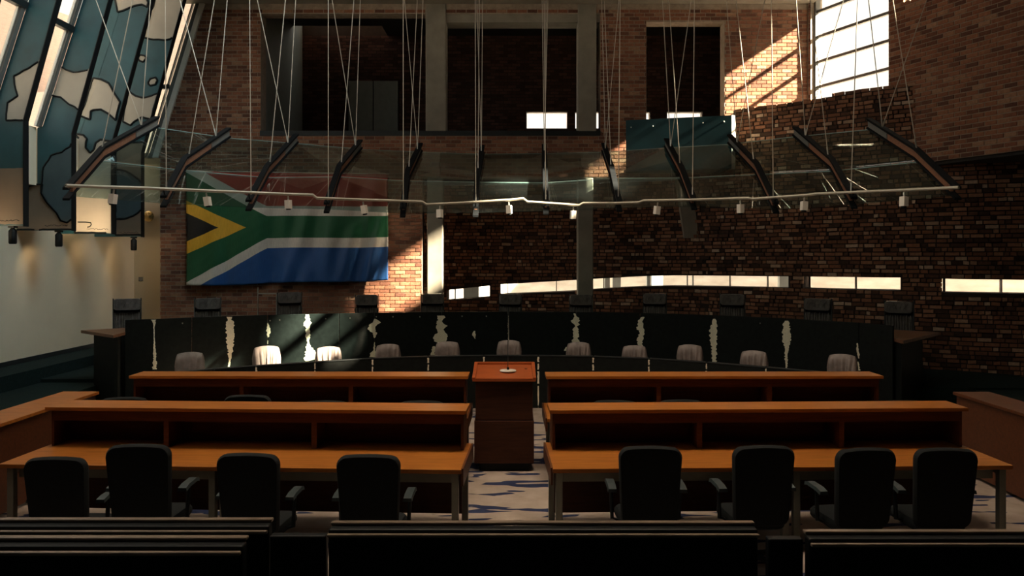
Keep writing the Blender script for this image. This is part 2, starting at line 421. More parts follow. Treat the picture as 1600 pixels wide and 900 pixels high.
xm = (DX0+DX1)/2
for a, b in ((DX0, xm-.012), (xm+.012, DX1)): bevel(MB().box(a, b, YG-.03, YG, 5.42, DZ1).build('door_leaf', M['door'], d))
# ---- curved wall of salvaged bricks with the slit window
RW = [(560,19.6),(700,19.3),(800,19.15),(900,18.9),(1000,18.35),(1100,17.75),(1150,17.3),(1230,16.6),(1300,16.0),(1370,15.4),(1435,14.95),(1520,14.5),(1600,14.2),(1760,13.9)]
RP = [Vector(((p-CX)*y/F, y, 0)) for p, y in RW]
RU = [0.0]
for i in range(1, len(RP)): RU.append(RU[-1]+(RP[i]-RP[i-1]).length)
def r_at(u):
    for i in range(1, len(RU)):
        if u <= RU[i] or i == len(RU)-1:
            d = RP[i]-RP[i-1]; t = d.normalized(); p = RP[i-1]+t*(u-RU[i-1])
            return p, t, Vector((t.y, -t.x, 0))
def r_u(px):                                    # path length where the sight column px meets the wall
    for i in range(1, len(RW)):
        if px <= RW[i][0] or i == len(RW)-1:
            a, b = RP[i-1], RP[i]; k = (px-CX)/F; d = b-a
            s = (k*a.y-a.x)/(d.x-k*d.y); return RU[i-1]+s*d.length
SL = [(640,457,474),(697,453,469),(765,446,464),(780,444,460),(898,437,455),(927,435,452),(1000,431,448),(1040,429.6,447),(1200,431,449.5),(1310,432,452),(1407,433,454),(1477,435,457),(1600,436.5,459),(1760,438,462)]
SU = []
for px, y0, y1 in SL:
    u = r_u(px); p = r_at(u)[0]; SU.append((u, H-(y1-HY)*p.y/F, H-(y0-HY)*p.y/F))
def slit(u):
    if u <= SU[0][0]: return SU[0][1:]
    for i in range(1, len(SU)):
        if u <= SU[i][0]:
            k = (u-SU[i-1][0])/(SU[i][0]-SU[i-1][0]); return tuple(SU[i-1][j]+k*(SU[i][j]-SU[i-1][j]) for j in (1,2))
    return SU[-1][1:]
OPEN = [(697,765),(780,1232),(1254,1407),(1470,1720)]
OU = [(r_u(a), r_u(b)) for a, b in OPEN]
UCROSS = r_u(1146); UEND = r_u(1437); RTOP = 5.88
def rtop(u): return RTOP+.02*(u-UCROSS) if UCROSS < u < UEND else 4.36
q = MB(); step = .25; u = 0.0; us = sorted(set([i*step for i in range(int(RU[-1]/step)+1)]+[UCROSS, UEND]+[x for ab in OU for x in ab]))
def seg(u0, u1, za0, za1, zb0, zb1, th=.40):
    p0, t, n = r_at(u0+1e-4); p1 = r_at(u1-1e-4)[0]; n0 = r_at(u0+1e-4)[2]; n1 = r_at(u1-1e-4)[2]
    c0, c1 = p0-n0*th, p1-n1*th
    q.hexa([(p0.x,p0.y,za0),(p1.x,p1.y,za1),(c1.x,c1.y,za1),(c0.x,c0.y,za0),(p0.x,p0.y,zb0),(p1.x,p1.y,zb1),(c1.x,c1.y,zb1),(c0.x,c0.y,zb0)])
for u0, u1 in zip(us[:-1], us[1:]):
    um = (u0+u1)/2; top = rtop(um); s0, s1 = slit(u0), slit(u1)
    if any(a <= um <= b for a, b in OU): seg(u0, u1, 0, 0, s0[0], s1[0]); seg(u0, u1, s0[1], s1[1], top, top)
    else: seg(u0, u1, 0, 0, top, top)
wall_curved = q.build('wall_curved', M['dark_mortar']); structure(wall_curved, 'curved wall of rough salvaged bricks with a long slit window', 'wall')
def fr_r(u, z): p, t, n = r_at(u); return Vector((p.x, p.y, z)), t, n
def sp_r(z):
    out = []; u0 = .05; N = 400; dom = RU[-1]-.1; cur = None
    for i in range(N+1):
        u = .05+dom*i/N; s = slit(u)
        solid = z < rtop(u)+.03 and not (s[0]-.03 < z < s[1]+.03 and any(a <= u <= b for a, b in OU))
        if solid and cur is None: cur = u
        if not solid and cur is not None: out.append((cur, u)); cur = None
    if cur is not None: out.append((cur, .05+dom))
    return out
lay_bricks(wall_curved, fr_r, sp_r, .3, 6.1, M['rough'], lambda px, py: px > 960 and 120 < py < 560 and px < 1605 and not (1100 < px < 1420 and 450 < py), 300, irregular=True, proud=.026, seed=4)
# soldier course under and over the slit is part of the brickwork; the panes and mullions:
MULL = {0: [], 1: [790+2, 940, 868, 1071, 1080, 1135, 1194], 2: [1259.5, 1331.5], 3: [1475, 1568]}
for i, (a, b) in enumerate(OU):
    w = empty(f'window_{i+4}'); structure(w, ['short end of the slit window beside the sunlit column','long middle of the slit window','slit window right of the dark pier','slit window at the far right'][i], 'window')
    pn = MB(); fm = MB(); n = max(1, int((b-a)/.5))
    def ins(u, d): p, t, nn = r_at(u); return p-nn*d
    for k in range(n):
        ua, ub = a+(b-a)*k/n, a+(b-a)*(k+1)/n; pa, pb = ins(ua, .22), ins(ub, .22); sa, sb = slit(ua), slit(ub)
        pn.add([(pa.x,pa.y,sa[0]),(pb.x,pb.y,sb[0]),(pb.x,pb.y,sb[1]),(pa.x,pa.y,sa[1])], [(0,1,2,3)])
        for zz in (0, 1):
            fm.tube([(pa.x,pa.y,sa[zz]+(.006 if zz==0 else -.006)),(pb.x,pb.y,sb[zz]+(.006 if zz==0 else -.006))], .012, 4)
    pn.build('pane', M['glass'], w); fm.build('frame', M['grey_frame'], w)
    for px in MULL[i]:
        p = ins(r_u(px), .22); s = slit(r_u(px)); MB().box(p.x-.010, p.x+.010, p.y-.03, p.y+.03, s[0], s[1]).build('mullion', M['grey_frame'], w)
# ---- angled right wall with the large window (sun side)
AX = lambda y: 6.74+.44*(YB-y)
AT = Vector((.44, -1, 0)).normalized(); AN = Vector((AT.y, -AT.x, 0)); AN = AN if AN.x < 0 else -AN
A0 = Vector((6.74, YB, 0)); ALEN = (YB-3.0)/-AT.y
def ua(y): return (YB-y)/-AT.y
WIN = [(ua(17.42), ua(15.52), 5.2, 8.62), (ua(15.2), ua(14.5), 7.6, 9.0), (ua(14.98), ua(14.3), 9.1, 10.4), (ua(11.68), ua(10.66), 8.25, 9.95), (ua(10.2), ua(9.0), 8.8, 10.05)]  # all but the first are unseen openings, placed for the sun patches
q = MB()
def abox(u0, u1, z0, z1, d0=0.0, d1=.34, mb=None):
    a, b = A0+AT*u0, A0+AT*u1; c, e = b-AN*d1, a-AN*d1; a, b = a-AN*d0, b-AN*d0
    (mb or q).hexa([(a.x,a.y,z0),(b.x,b.y,z0),(c.x,c.y,z0),(e.x,e.y,z0),(a.x,a.y,z1),(b.x,b.y,z1),(c.x,c.y,z1),(e.x,e.y,z1)])
cuts = sorted({0.0, ALEN, *[x for w in WIN for x in w[:2]]})
for u0, u1 in zip(cuts[:-1], cuts[1:]):
    um = (u0+u1)/2; z = 4.4
    for w in sorted(WIN, key=lambda w: w[2]):
        if w[0] <= um <= w[1]: abox(u0, u1, z, w[2]); z = w[3]
    abox(u0, u1, z, 11)
wall_right = q.build('wall_right', M['mortar']); structure(wall_right, 'angled brick wall at the right around the tall bright window', 'wall')
def sp_a(z): return minus(.02, ua(10.6), [w[:2] for w in WIN if w[2] < z < w[3]])
lay_bricks(wall_right, lambda u, z: ((A0+AT*u)+Vector((0,0,z)), AT, AN), sp_a, 4.4, 10.9, M['brick'], lambda px, py: 1395 < px < 1600 and 0 < py < 250 and not (px < 1437 and py > 122), 300, seed=9)
for i, w_ in enumerate(WIN):
    w = empty(f'window_{8+i}'); structure(w, ['tall bright window with level glazing bars in the angled wall','unseen high window added to throw sun beside the flag','unseen louvred window added for weaker sun beside the flag','high window nearer the public benches','unseen high window added to light the clerks chairs'][i], 'window')
    m_ = MB(); abox(w_[0], w_[1], w_[2], w_[3], .16, .175, m_); m_.build('pane', M['glass'], w)
    u0, u1, z0, z1 = w_
    m_ = MB(); abox(u0, u0+.05, z0, z1, .10, .24, m_); m_.build('frame', M['grey_frame'], w)
    m_ = MB(); abox(u1-.05, u1, z0, z1, .10, .24, m_); m_.build('frame', M['grey_frame'], w)
    zs = [5.86, 6.43, 7.0, 7.57, 8.14] if i == 0 else ([z0+.04+k*.2 for k in range(8)] if i == 2 else ([9.05] if i == 3 else []))
    hb = (.030, 0, .072, .045, .04)[i]
    for z in zs: m_ = MB(); abox(u0+.05, u1-.05, z-hb, z+hb, .13, .20, m_); m_.build('glazing_bar', M['grey_frame'], w)
# ---- left: plaster wall, upstand, slanting glazing
o = MB().box(-9.4, -9.1, 3.0, 18.6, .6, 3.9).build('wall_left', M['plaster']); structure(o, 'plain cream plaster wall below the painted fins', 'wall')
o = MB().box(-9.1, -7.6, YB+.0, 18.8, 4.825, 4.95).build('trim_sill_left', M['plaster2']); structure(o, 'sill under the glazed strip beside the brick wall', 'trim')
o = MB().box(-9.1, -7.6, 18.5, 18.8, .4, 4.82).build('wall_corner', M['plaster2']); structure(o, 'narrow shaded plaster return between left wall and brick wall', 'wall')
ys = [3.0]+[v for y in (10.05, 11.4, 12.75, 14.1, 15.45, 16.72) for v in (y-.016, y+.13)]+[17.45]
for k, (ya, yb) in enumerate(zip(ys[::2], ys[1::2])):
    o = MB().box(-9.1, -8.722, ya, yb, 3.9, 4.96).build('wall_upstand', M['plaster']); structure(o, ['longest pale upstand below the slanting glazing','pale upstand before the second painted fin','pale upstand before the dark painted fin','narrow lit upstand beside the dark painted fin','upstand before the fin with the lit foot','upstand before the last painted fin','short upstand next to the brick back wall'][k], 'wall')
o = MB().box(-9.1, -9.07, 3.0, 18.5, .62, .70).build('baseboard_left', M['dark_trim']); structure(o, 'black skirting along the plaster wall', 'baseboard')
GXo = lambda z: -8.70+.32*(z-4.96)
FY = [10.05, 11.4, 12.75, 14.1, 15.45, 16.72]
bays = [(3.0, 8.7), (8.7, 10.05)]+[(FY[i], FY[i+1]) for i in range(len(FY)-1)]+[(FY[-1]+.1, 17.46)]
for i, (y0, y1) in enumerate(bays):
    w = empty(f'window_{13+i}'); structure(w, ['slanting glazing above the public benches','slanting window strip before the first painted fin','slanting window strip between first and second painted fins','slanting window strip at the left edge, behind the dark fin','bright slanting strip between the dark fin and the cream banded fin','slanting strip before the fin with the brightly lit foot','slanting strip before the last painted fin','slanting strip behind the last painted fin'][i], 'window')
    def slab(ya, yb, za, zb, d0, d1, name, mat):
        p = [(GXo(za)+d0,ya,za),(GXo(za)+d0,yb,za),(GXo(za)+d1,yb,za),(GXo(za)+d1,ya,za),(GXo(zb)+d0,ya,zb),(GXo(zb)+d0,yb,zb),(GXo(zb)+d1,yb,zb),(GXo(zb)+d1,ya,zb)]
        return MB().hexa(p).build(name, mat, w)
    slab(y0, y1, 4.97, 11, -.02, -.01, 'pane', M['glass'])
    last = i == len(bays)-1
    if i in (5, 6): continue                  # frames hidden behind the wide fins
    slab(y1-(.30 if last else .10), y1, 4.97, 11, .0, .07, 'frame', M['white_frame'] if last else M['grey_frame'])
    if last: slab(y1-.36, y1-.31, 4.97, 11, .0, .10, 'frame', M['grey_frame'])
    else: slab(y1-.14, y1-.12, 4.97, 11, .0, .04, 'frame', M['white_frame'])
    for z in ((6.75, 8.9) if i < 6 else (5.9, 8.2)): slab(y0, y1, z-.05, z+.05, .0, .10, 'glazing_bar', M['dark_trim'])
w = empty('window_23'); structure(w, 'slanting glazed strip with pale frame closing the gap beside the brick wall', 'window')
def strip(dx0, dx1, y0, y1, name, mat):
    za, zb = 4.84, 10.95
    MB().hexa([(XR(za)+dx0,y0,za),(XR(za)+dx1,y0,za),(XR(za)+dx1,y1,za),(XR(za)+dx0,y1,za),(XR(zb)+dx0,y0,zb),(XR(zb)+dx1,y0,zb),(XR(zb)+dx1,y1,zb),(XR(zb)+dx0,y1,zb)]).build(name, mat, w)
strip(-.12, -.005, YB-.05, YB+.06, 'frame', M['white_frame']); strip(-.22, -.125, YB-.03, YB+.05, 'frame', M['grey_frame']); strip(-.30, -.27, YB-.03, YB+.05, 'frame', M['grey_frame'])
strip(-.85, -.225, YB+.0, YB+.012, 'pane', M['glass'])
for z in (6.45, 9.0): MB().box(XR(z)-.8, XR(z)-.225, YB-.05, YB+.05, z-.05, z+.05).build('glazing_bar', M['dark_trim'], w)
# ---- ceiling, front wall and the parts of the shell behind the camera
o = MB().prism([(-7.0,-3),(13.4,-3),(AX(3)+.4,3),(AX(YB)+.4,YB),(6.9,20.05),(-6.2,20.05),(-6.2,YB+T),(-7.0,YB+T)], 11, 11.2).build('ceiling', M['ceiling']); structure(o, 'dark high ceiling above the court', 'ceiling')
for (x, y, sx, sy) in ((0, 7.3, 2.85, 1.1), (-3.6, 11.5, 1.35, 3.6)):
    q = MB(); q.box(x-sx, x+sx, y-sy-.1, y-sy, 10.85, 11); q.box(x-sx, x+sx, y+sy, y+sy+.1, 10.85, 11); q.box(x-sx-.1, x-sx, y-sy, y+sy, 10.85, 11); q.box(x+sx, x+sx+.1, y-sy, y+sy, 10.85, 11)
    o = q.build('trim_fill_light', M['concrete']); structure(o, 'added frame around the unseen fill light over the desks' if x == 0 else 'added frame around the unseen fill light beside the painted fins', 'trim')  # frames added around the unseen fill lights
o = MB().box(-9.4, 13.4, -3.2, -3, 0, 11).build('wall_front', M['gallery_dark']); structure(o, 'dark wall behind the public seats', 'wall')
o = MB().box(13.1, 13.4, -3, 3.0, 0, 11).build('wall_right_front', M['gallery_dark']); structure(o, 'dark side wall by the public seats', 'wall')
o = MB().box(-9.4, -9.1, -3, 3.0, 0, 11).build('wall_left_front', M['gallery_dark']); structure(o, 'dark left side wall by the public seats', 'wall')
# soffit joining the angled wall to the curved wall and the outer skin low on the right
pts = [(6.9, 17.4), (AX(3.0), 3.0), (13.4, 3.0), (13.4, 15.5), (8.6, 17.6)]
o = MB().prism(pts, 4.34, 4.40).build('ceiling_aisle', M['gallery_dark']); structure(o, 'dark soffit under the angled brick wall', 'ceiling')
o = MB().box(13.1, 13.4, 3.0, 13.9, 0, 4.4).build('wall_aisle', M['gallery_dark']); structure(o, 'dark outer wall of the right aisle', 'wall')
o = MB().box(-6.9, 5.5, -3, 19.8, 11.21, 24).build('shade_block', M['concrete']); structure(o, 'unseen block added above the ceiling to shade the buildings outside', 'shade_block')  # unseen block, added to keep the sun off the buildings
q = MB(); abox(0, ua(15.4), 8.66, 8.74, -.02+.36, .95, q); o = q.build('trim_added_eave', M['concrete']); structure(o, 'unseen concrete eave added to lower the tall window shadow line', 'trim')  # added outside to set the upper shadow line of the sun patch
o = MB().box(10.9, 13.1, 13.92, 14.3, 0, 4.4).build('wall_aisle_end', M['gallery_dark']); structure(o, 'dark end wall of the right aisle', 'wall')
# raised floors at the sides and behind the judges
o = MB().box(-9.1, -8.35, 6, 18.5, 0, .62).build('floor_ledge_left', M['green_carpet']); structure(o, 'dark green carpeted ledge along the plaster wall', 'floor')
o = MB().box(-8.35, -7.2, 6, 13.6, 0, .36).build('floor_step_left', M['green_carpet']); structure(o, 'dark green carpeted step left of the desks', 'floor')
pts = [(-8.35,13.6),(-7.2,13.6),(-6.2,14.3),(-4.5,15.25),(-2,15.85),(0,15.95),(2,15.75),(4,15.1),(5.6,13.6),(6.2,12.7),(7.4,12.7),(9.2,12.7),(9.2,14.1),(7.6,15.3),(5.6,17.0),(3.5,18.2),(1.4,18.8),(-2,19.2),(-2.04,17.45),(-8.35,17.45)]
o = MB().prism(pts, 0, .42).build('floor_dais', M['green_carpet']); structure(o, 'raised dark floor behind the judges bench', 'floor')
o = MB().box(7.6, 13.1, 6.0, 12.6, 0, .40).build('floor_step_right', M['green_carpet']); structure(o, 'dark carpeted step right of the desks', 'floor')
# ---- outside: paving, low wall beyond the slits, buildings beyond the left glazing
o = MB().box(-60, 60, -30, 80, -.5, -.15).build('ground', M['ground_out']); structure(o, 'pale paving outside the building', 'ground')
q = MB()
OW = [(-4, 24.5), (1.5, 24.2), (5.5, 22.2), (9.5, 19.0), (13.5, 16.6), (17, 15.6)]
for (x0, y0), (x1, y1) in zip(OW[:-1], OW[1:]):
    d = Vector((x1-x0, y1-y0, 0)).normalized(); n = Vector((-d.y, d.x, 0))*.25
    q.hexa([(x0,y0,-.1),(x1,y1,-.1),(x1+n.x,y1+n.y,-.1),(x0+n.x,y0+n.y,-.1),(x0,y0,3.2),(x1,y1,3.2),(x1+n.x,y1+n.y,3.2),(x0+n.x,y0+n.y,3.2)])
o = q.build('outside_wall', M['pale_out']); structure(o, 'pale rendered wall outside, seen through the slit window', 'wall')
for px0, px1, dd in ((710,712,1), (724,748,1), (945,953,1.2),(958,970,1.2),(1011,1016,1.2),(1018,1036,1.2),(1218,1239,1.0)):
    p = r_at(r_u((px0+px1)/2))[0]; Y = p.y+dd; x0, x1 = (px0-CX)*Y/F, (px1-CX)*Y/F
    o = MB().box(x0, x1, Y, Y+.12, -.15, 2.9).build('post', M['blue_out']); tag(o, f'blue grey post outside the slit window, {["first from the left end","wide, behind the left end pane","thin, left of the middle","wider, left of the middle","thin, right of the middle column","wide, right of the middle column","broad, before the dark pier"][[710,724,945,958,1011,1018,1218].index(px0)]}', 'post', 'posts outside the slit window')
for s0, s1, h, l in ((12, 30, 15.5, 'pale brick building outside the nearer slanting window strips'), (4.6, 11.9, 10.3, 'lower pale brick building outside, in the middle of the slanting windows'), (-9, 4.5, 24, 'tall pale building outside, beside the brick back wall')):
    f_ = lambda t, b: (-14-.937*t+.35*b, 33+.35*t+.937*b)
    q = MB().prism([f_(s1, 0), f_(s0, 0), f_(s0, 6), f_(s1, 6)], -.15, h); o = q.build('building', M['brick_out']); tag(o, l, 'building')
# ------------------------------------------------------------------ painted fins
FOFF = {12.75: -8.10, 14.1: -8.07, 15.45: -8.05, 16.72: -8.06, 11.4: -8.1, 10.05: -8.1}
FI = [-8.06]
def fin_in(z): return FI[0]+max(0, .275*(z-4.86))
def fin_out(z): return -9.09 if z < 3.88 else (-8.715 if z < 4.97 else GXo(z)+FO[0])
FO = [.075]
FB = {12.75: 3.10, 14.1: 3.07, 15.45: 3.05, 16.72: 3.02, 11.4: 3.12, 10.05: 3.14}
ART = {
 12.75: dict(cream=[[(70,93),(60,97),(45,107),(22,119),(23,132),(28,150),(12,161),(10,188),(48,188),(58,150)]], brown=[[(-60,263),(44,263),(44,350),(-60,350)]]),  # the brown shape paints in the spot's light on the foot
 14.1: dict(cream=[[(91,101),(103,109),(115,113),(129,111),(144,107),(126,171),(108,163),(95,152),(78,149)]],
            brown=[[(24,288),(67,288),(65,302),(74,317),(89,333),(95,345),(105,348),(121,338),(121,359),(24,359)]],
            slate=[[(121,220),(97,238),(80,243),(68,262),(66,285),(65,302),(74,317),(89,333),(95,345),(105,348),(121,338)]]),
 15.45: dict(cream=[[(179,-4),(184,19),(194,16),(208,10),(222,7),(230,11),(232,4),(228,-4)], [(146,122),(158,124),(170,130),(178,145),(188,160),(181,188),(170,178),(158,171),(146,172),(142,174),(141,187),(126,181)],
                   [(117,209),(130,211),(136,217),(134,231),(141,239),(147,234),(150,223),(157,218),(180,221),(180,364),(117,364)]]),
 16.72: dict(cream=[[(243,-4),(296,-4),(272,59),(258,63),(240,62),(225,59)], [(216,90),(219,86),(226,87),(229,91),(224,97),(218,95)], [(231,130),(235,123),(243,121),(246,126),(243,132),(235,134)],
                   [(200,142),(212,150),(224,153),(236,150),(246,146),(234,186),(222,183),(210,190),(204,196),(192,190)], ],
             brown=[[(181,222),(224,222),(224,285),(206,272),(196,267),(181,265)], [(181,342),(196,342),(209,337),(224,328),(224,367),(181,367)]],
             slate=[[(181,265),(196,267),(206,272),(224,285),(224,328),(209,337),(196,342),(181,342)]]),
}
FLAB = {10.05: 'painted fin nearest the public benches', 11.4: 'second painted fin from the public benches', 12.75: 'dark teal painted fin at the left edge with a lit tan foot',
        14.1: 'painted fin with cream band and slate blue round shape at its foot', 15.45: 'painted fin with brightly lit cream foot and small dark hook', 16.72: 'last painted fin, with two small cream islands, nearest the brick wall'}
for y in FY:
    FI[0] = FOFF[y]; FO[0] = -.30 if y > 15 else .075
    f = empty('painted_fin', (-8.5, y, FB[y]), label=FLAB[y], cat='fin', group='painted fins along the slanting windows')
    z0 = FB[y]; zs = [z0, 3.87, 3.89, 4.85, 4.96, 4.98, 11]
    q = MB(); ring = [(fin_out(z), z) for z in zs]+[(fin_in(z)-.014, z) for z in (11, 4.85, z0)]
    n = len(ring); loc = lambda x, yy, z: (x+8.5, yy, z-z0)
    q.add([loc(x, 0, z) for x, z in ring]+[loc(x, .11, z) for x, z in ring], [tuple(range(n)), tuple(range(n, 2*n))[::-1]]+[(i, (i+1)%n, n+(i+1)%n, n+i) for i in range(n)])
    q.build('board', M['teal'], f)
    q = MB()
    for za, zb in ((z0-.01, 4.85), (4.85, 11)):
        a, b = fin_in(za), fin_in(zb)
        q.hexa([loc(a-.014,-.012,za),loc(a,-.012,za),loc(a,.125,za),loc(a-.014,.125,za),loc(b-.014,-.012,zb),loc(b,-.012,zb),loc(b,.125,zb),loc(b-.014,.125,zb)])
    q.build('edge_strip', M['black'], f)
    for matn, polys in ART.get(y, {}).items():
        for poly in polys:
            pts = []
            m2 = len(poly)
            for i in range(m2):                     # a little irregularity between the traced corners
                a, b = Vector(poly[i]), Vector(poly[(i+1)%m2]); k = max(1, int((b-a).length/7))
                for j in range(k):
                    c = a.lerp(b, j/k); jx = 0 if j == 0 else random.uniform(-.7,.7)
                    p = at(c.x+jx, c.y+jx, y); z = min(max(p.z, z0+.004), 10.9)
                    x = min(max(p.x, fin_out(z)+.004), fin_in(z)-.018); pts.append((x, z))
            n = len(pts); q = MB()
            q.add([loc(x, -.006, z) for x, z in pts]+[loc(x, .004, z) for x, z in pts], [tuple(range(n)), tuple(range(n,2*n))[::-1]]+[(i,(i+1)%n,n+(i+1)%n,n+i) for i in range(n)])
            inl = q.build('inlay', M[matn], f)
            if matn != 'brown' or y != 12.75:
                q = MB(); gap = False
                for i in range(n):
                    (xa, za), (xb, zb) = pts[i], pts[(i+1)%n]
                    if min(fin_in((za+zb)/2)-.03-(xa+xb)/2, (xa+xb)/2-fin_out((za+zb)/2)-.008, (za+zb)/2-z0-.01) < 0: gap = True; continue
                    q.tube([loc(xa,-.008,za), loc(xb,-.008,zb)], .017 if y < 15 else .021, 5)
                if q.v:
                    oo = q.build('outline', M['black'], inl)
                    if gap: oo['kind'] = 'stuff'
    # scribbled line of text at the foot, too small to read in the photograph
    if y > 12:
        q = MB(); x = fin_in(z0)-.5; pts = []
        for i in range(26): pts.append(loc(x+i*.017, -.008, z0+.09+random.uniform(-.012,.012)))
        q.tube(pts, .006, 4); q.build('scribble', M['black'], f)
    if y == 15.45:
        q = MB(); q.tube([loc(*(lambda p: (p.x, -.008, p.z))(at(px, py, y))) for px, py in ((122,347),(134,347),(142,348),(143,351),(141,354),(137,355))], .012, 5); q.build('hook_mark', M['black'], f)
# black spotlights under the fins, lighting the next fin's foot and the wall
def fin_spot(px, y, tgt, energy, label, lampy=None):
    x = (px-CX)*y/F; z = FB[min(FB, key=lambda k: abs(k-y))]
    t = empty('spotlight', (x, y, z), label=label, cat='spotlight', group='spotlights under the fins')
    MB().box(-.05,.05,-.05,.05,-.03,-.002).build('bracket', M['black'], t)
    MB().lathe([(.05,-.30),(.062,-.28),(.062,-.08),(.03,-.04),(.03,-.03)], 10).build('housing', M['black'], t, 40)
    return Vector((x, y, z-.2))
fin_spot(92, 14.15, 0, 0, 'black spotlight under the fin with the slate blue shape')
fin_spot(209, 16.76, 0, 0, 'black spotlight under the last fin by the brick wall')
fin_spot(20, 12.8, 0, 0, 'black spotlight under the dark fin at the left edge')
def lamp(name, loc, tgt, e, size=1.2, blend=.8, col=(1,.74,.44)):
    light(name, 'SPOT', loc, e, col, Vector(tgt)-Vector(loc), spot_size=size, spot_blend=blend, shadow_soft_size=.06)
lamp('lamp_fin_bright', (-8.35, 14.62, 3.02), (-8.5, 15.44, 3.35), 60, 1.5)
lamp('lamp_fin_left', (-8.7, 12.15, 3.0), (-8.5, 12.74, 3.3), 17, 1.5)
lamp('lamp_wall_b', (-8.75, 14.3, 2.85), (-9.2, 14.9, 1.6), 5, 2.2)
lamp('lamp_wall_c', (-8.6, 15.9, 2.95), (-9.1, 16.4, 1.9), 6, 2.2)
lamp('lamp_wall_d', (-8.5, 17.0, 2.85), (-9.0, 18.3, 1.9), 9, 2.0)
# brass wall lamp and switch plate
t = empty('wall_lamp', tuple(at(232, 338, 18.38)), label='small brass wall lamp with round reflector beside the last fin', cat='lamp')
MB().lathe([(.05,-.04),(.13,-.01),(.13,.0),(.04,.03)], 14).build('reflector', M['brass'], t, 40).rotation_euler = (math.pi/2, 0, 0)
MB().tube([(0,.12,.0),(0,0,0),(.03,-.05,.10),(-.10,-.06,.06)], .014, 6).build('arm', M['brass'], t, 40)
MB().lathe([(.0,-.03),(.035,-.02),(.04,0),(.02,.03)], 10, (-.10,-.06,.06)).build('bulb', M['white_plastic'], t, 40)
p = at(220, 436, 18.49); o = bevel(MB().box(p.x-.05, p.x+.05, 18.475, 18.499, p.z-.05, p.z+.05).build('switch_plate', M['grey_frame'])); tag(o, 'small square switch plate on the shaded plaster return', 'switch')
# ------------------------------------------------------------------ flag
def flag():
    y0 = YB-.09; NX, NZ = 110, 60
    f = empty('flag', (0, y0, 0), label='large South African flag hanging flat on the brick wall', cat='flag')
    me = bpy.data.meshes.new('cloth'); vs = []; fs = []; uvs = []
    tl, tr, br, bl = at(290,267,y0), at(606,272,y0), at(607,437,y0), at(293,445,y0)
    for j in range(NZ+1):
        v = j/NZ
        for i in range(NX+1):
            u = i/NX
            p = tl.lerp(tr, u).lerp(bl.lerp(br, u), v)
            sag = .035*math.sin(u*math.pi*1.0)*v
            fold = (.028*math.sin(u*31+v*1.2)+.020*math.sin(u*57+2+v)+.03*math.sin(u*12+v*3.5))*(.35+1.0*v)
            drape = 0
            for (cu, w, s_) in ((.56,.10,1),(.83,.10,1),(.95,.06,-1)):
                k = (u-cu+ .06*(v-.5))/w; drape += .06*math.exp(-k*k)*math.sin(k*5+v*7)*v
            rip = .004*math.sin((u*1.1+v)*70)*(1 if u < .45 else .3)
            vs.append((p.x, fold+drape*.8+rip-.09*v, p.z-sag*.6-.02*math.sin(u*9)*v)); uvs.append((u, v))
    for j in range(NZ):
        for i in range(NX): a = j*(NX+1)+i; fs.append((a, a+1, a+NX+2, a+NX+1))
    me.from_pydata(vs, [], fs); me.update(); me.materials.append(M['flag'])
    ul = me.uv_layers.new(name='UVMap')
    for l in me.loops: ul.data[l.index].uv = uvs[l.vertex_index]
    me.polygons.foreach_set('use_smooth', [True]*len(me.polygons))
    o = bpy.data.objects.new('cloth', me); COL.objects.link(o); o.parent = f
    so = o.modifiers.new('thickness', 'SOLIDIFY'); so.thickness = .004
    q = MB(); q.tube([(tl.x-.02, 0, tl.z), (tr.x+.02, 0, tr.z)], .012, 6); q.build('top_hem', M['flag'], f, 40)
flag()
# ------------------------------------------------------------------ teal panel on the gallery edge
def teal_panel():
    a, b = at(978, 188, 17.15), at(1143, 180, 16.6); c, d = at(978, 268, 17.15), at(1143, 263, 16.6)
    t = empty('booth_panel', tuple(c), label='dark petrol blue panel fixed to the gallery edge', cat='panel')
    r = lambda p, dy=0, dx=0: (p.x-c.x+dx, p.y-c.y+dy, p.z-c.z)
    MB().hexa([r(c),r(d),r(d,.12,.03),r(c,.12,.03),r(a),r(b),r(b,.12,.03),r(a,.12,.03)]).build('face_board', M['panel_teal'], t)
    MB().hexa([r(d,.0,.005),r(d,.02,.09),r(d,.14,.09),r(d,.12,.035),r(b,.0,.005),r(b,.02,.09),r(b,.14,.09),r(b,.12,.035)]).build('end_strip', M['white_frame'], t)
    for px, py in ((986,199),(1020,197),(1098,192),(1131,190)):
        k = (px-978)/165; p = at(px, py, 17.15+k*(16.6-17.15)); MB().lathe([(.012,-.012),(.012,.012)], 8, r(p,-.008)).build('stud', M['steel'], t)
    MB().hexa([r(c,.12),r(d,.12),(d.x-c.x,YB-.02-c.y,d.z-c.z),(0,YB-.02-c.y,0),(0,.12,.04),(d.x-c.x,d.y-c.y+.12,d.z-c.z+.04),(d.x-c.x,YB-.02-c.y,d.z-c.z+.04),(0,YB-.02-c.y,.04)]).build('floor_plate', M['dark_trim'], t)
teal_panel()
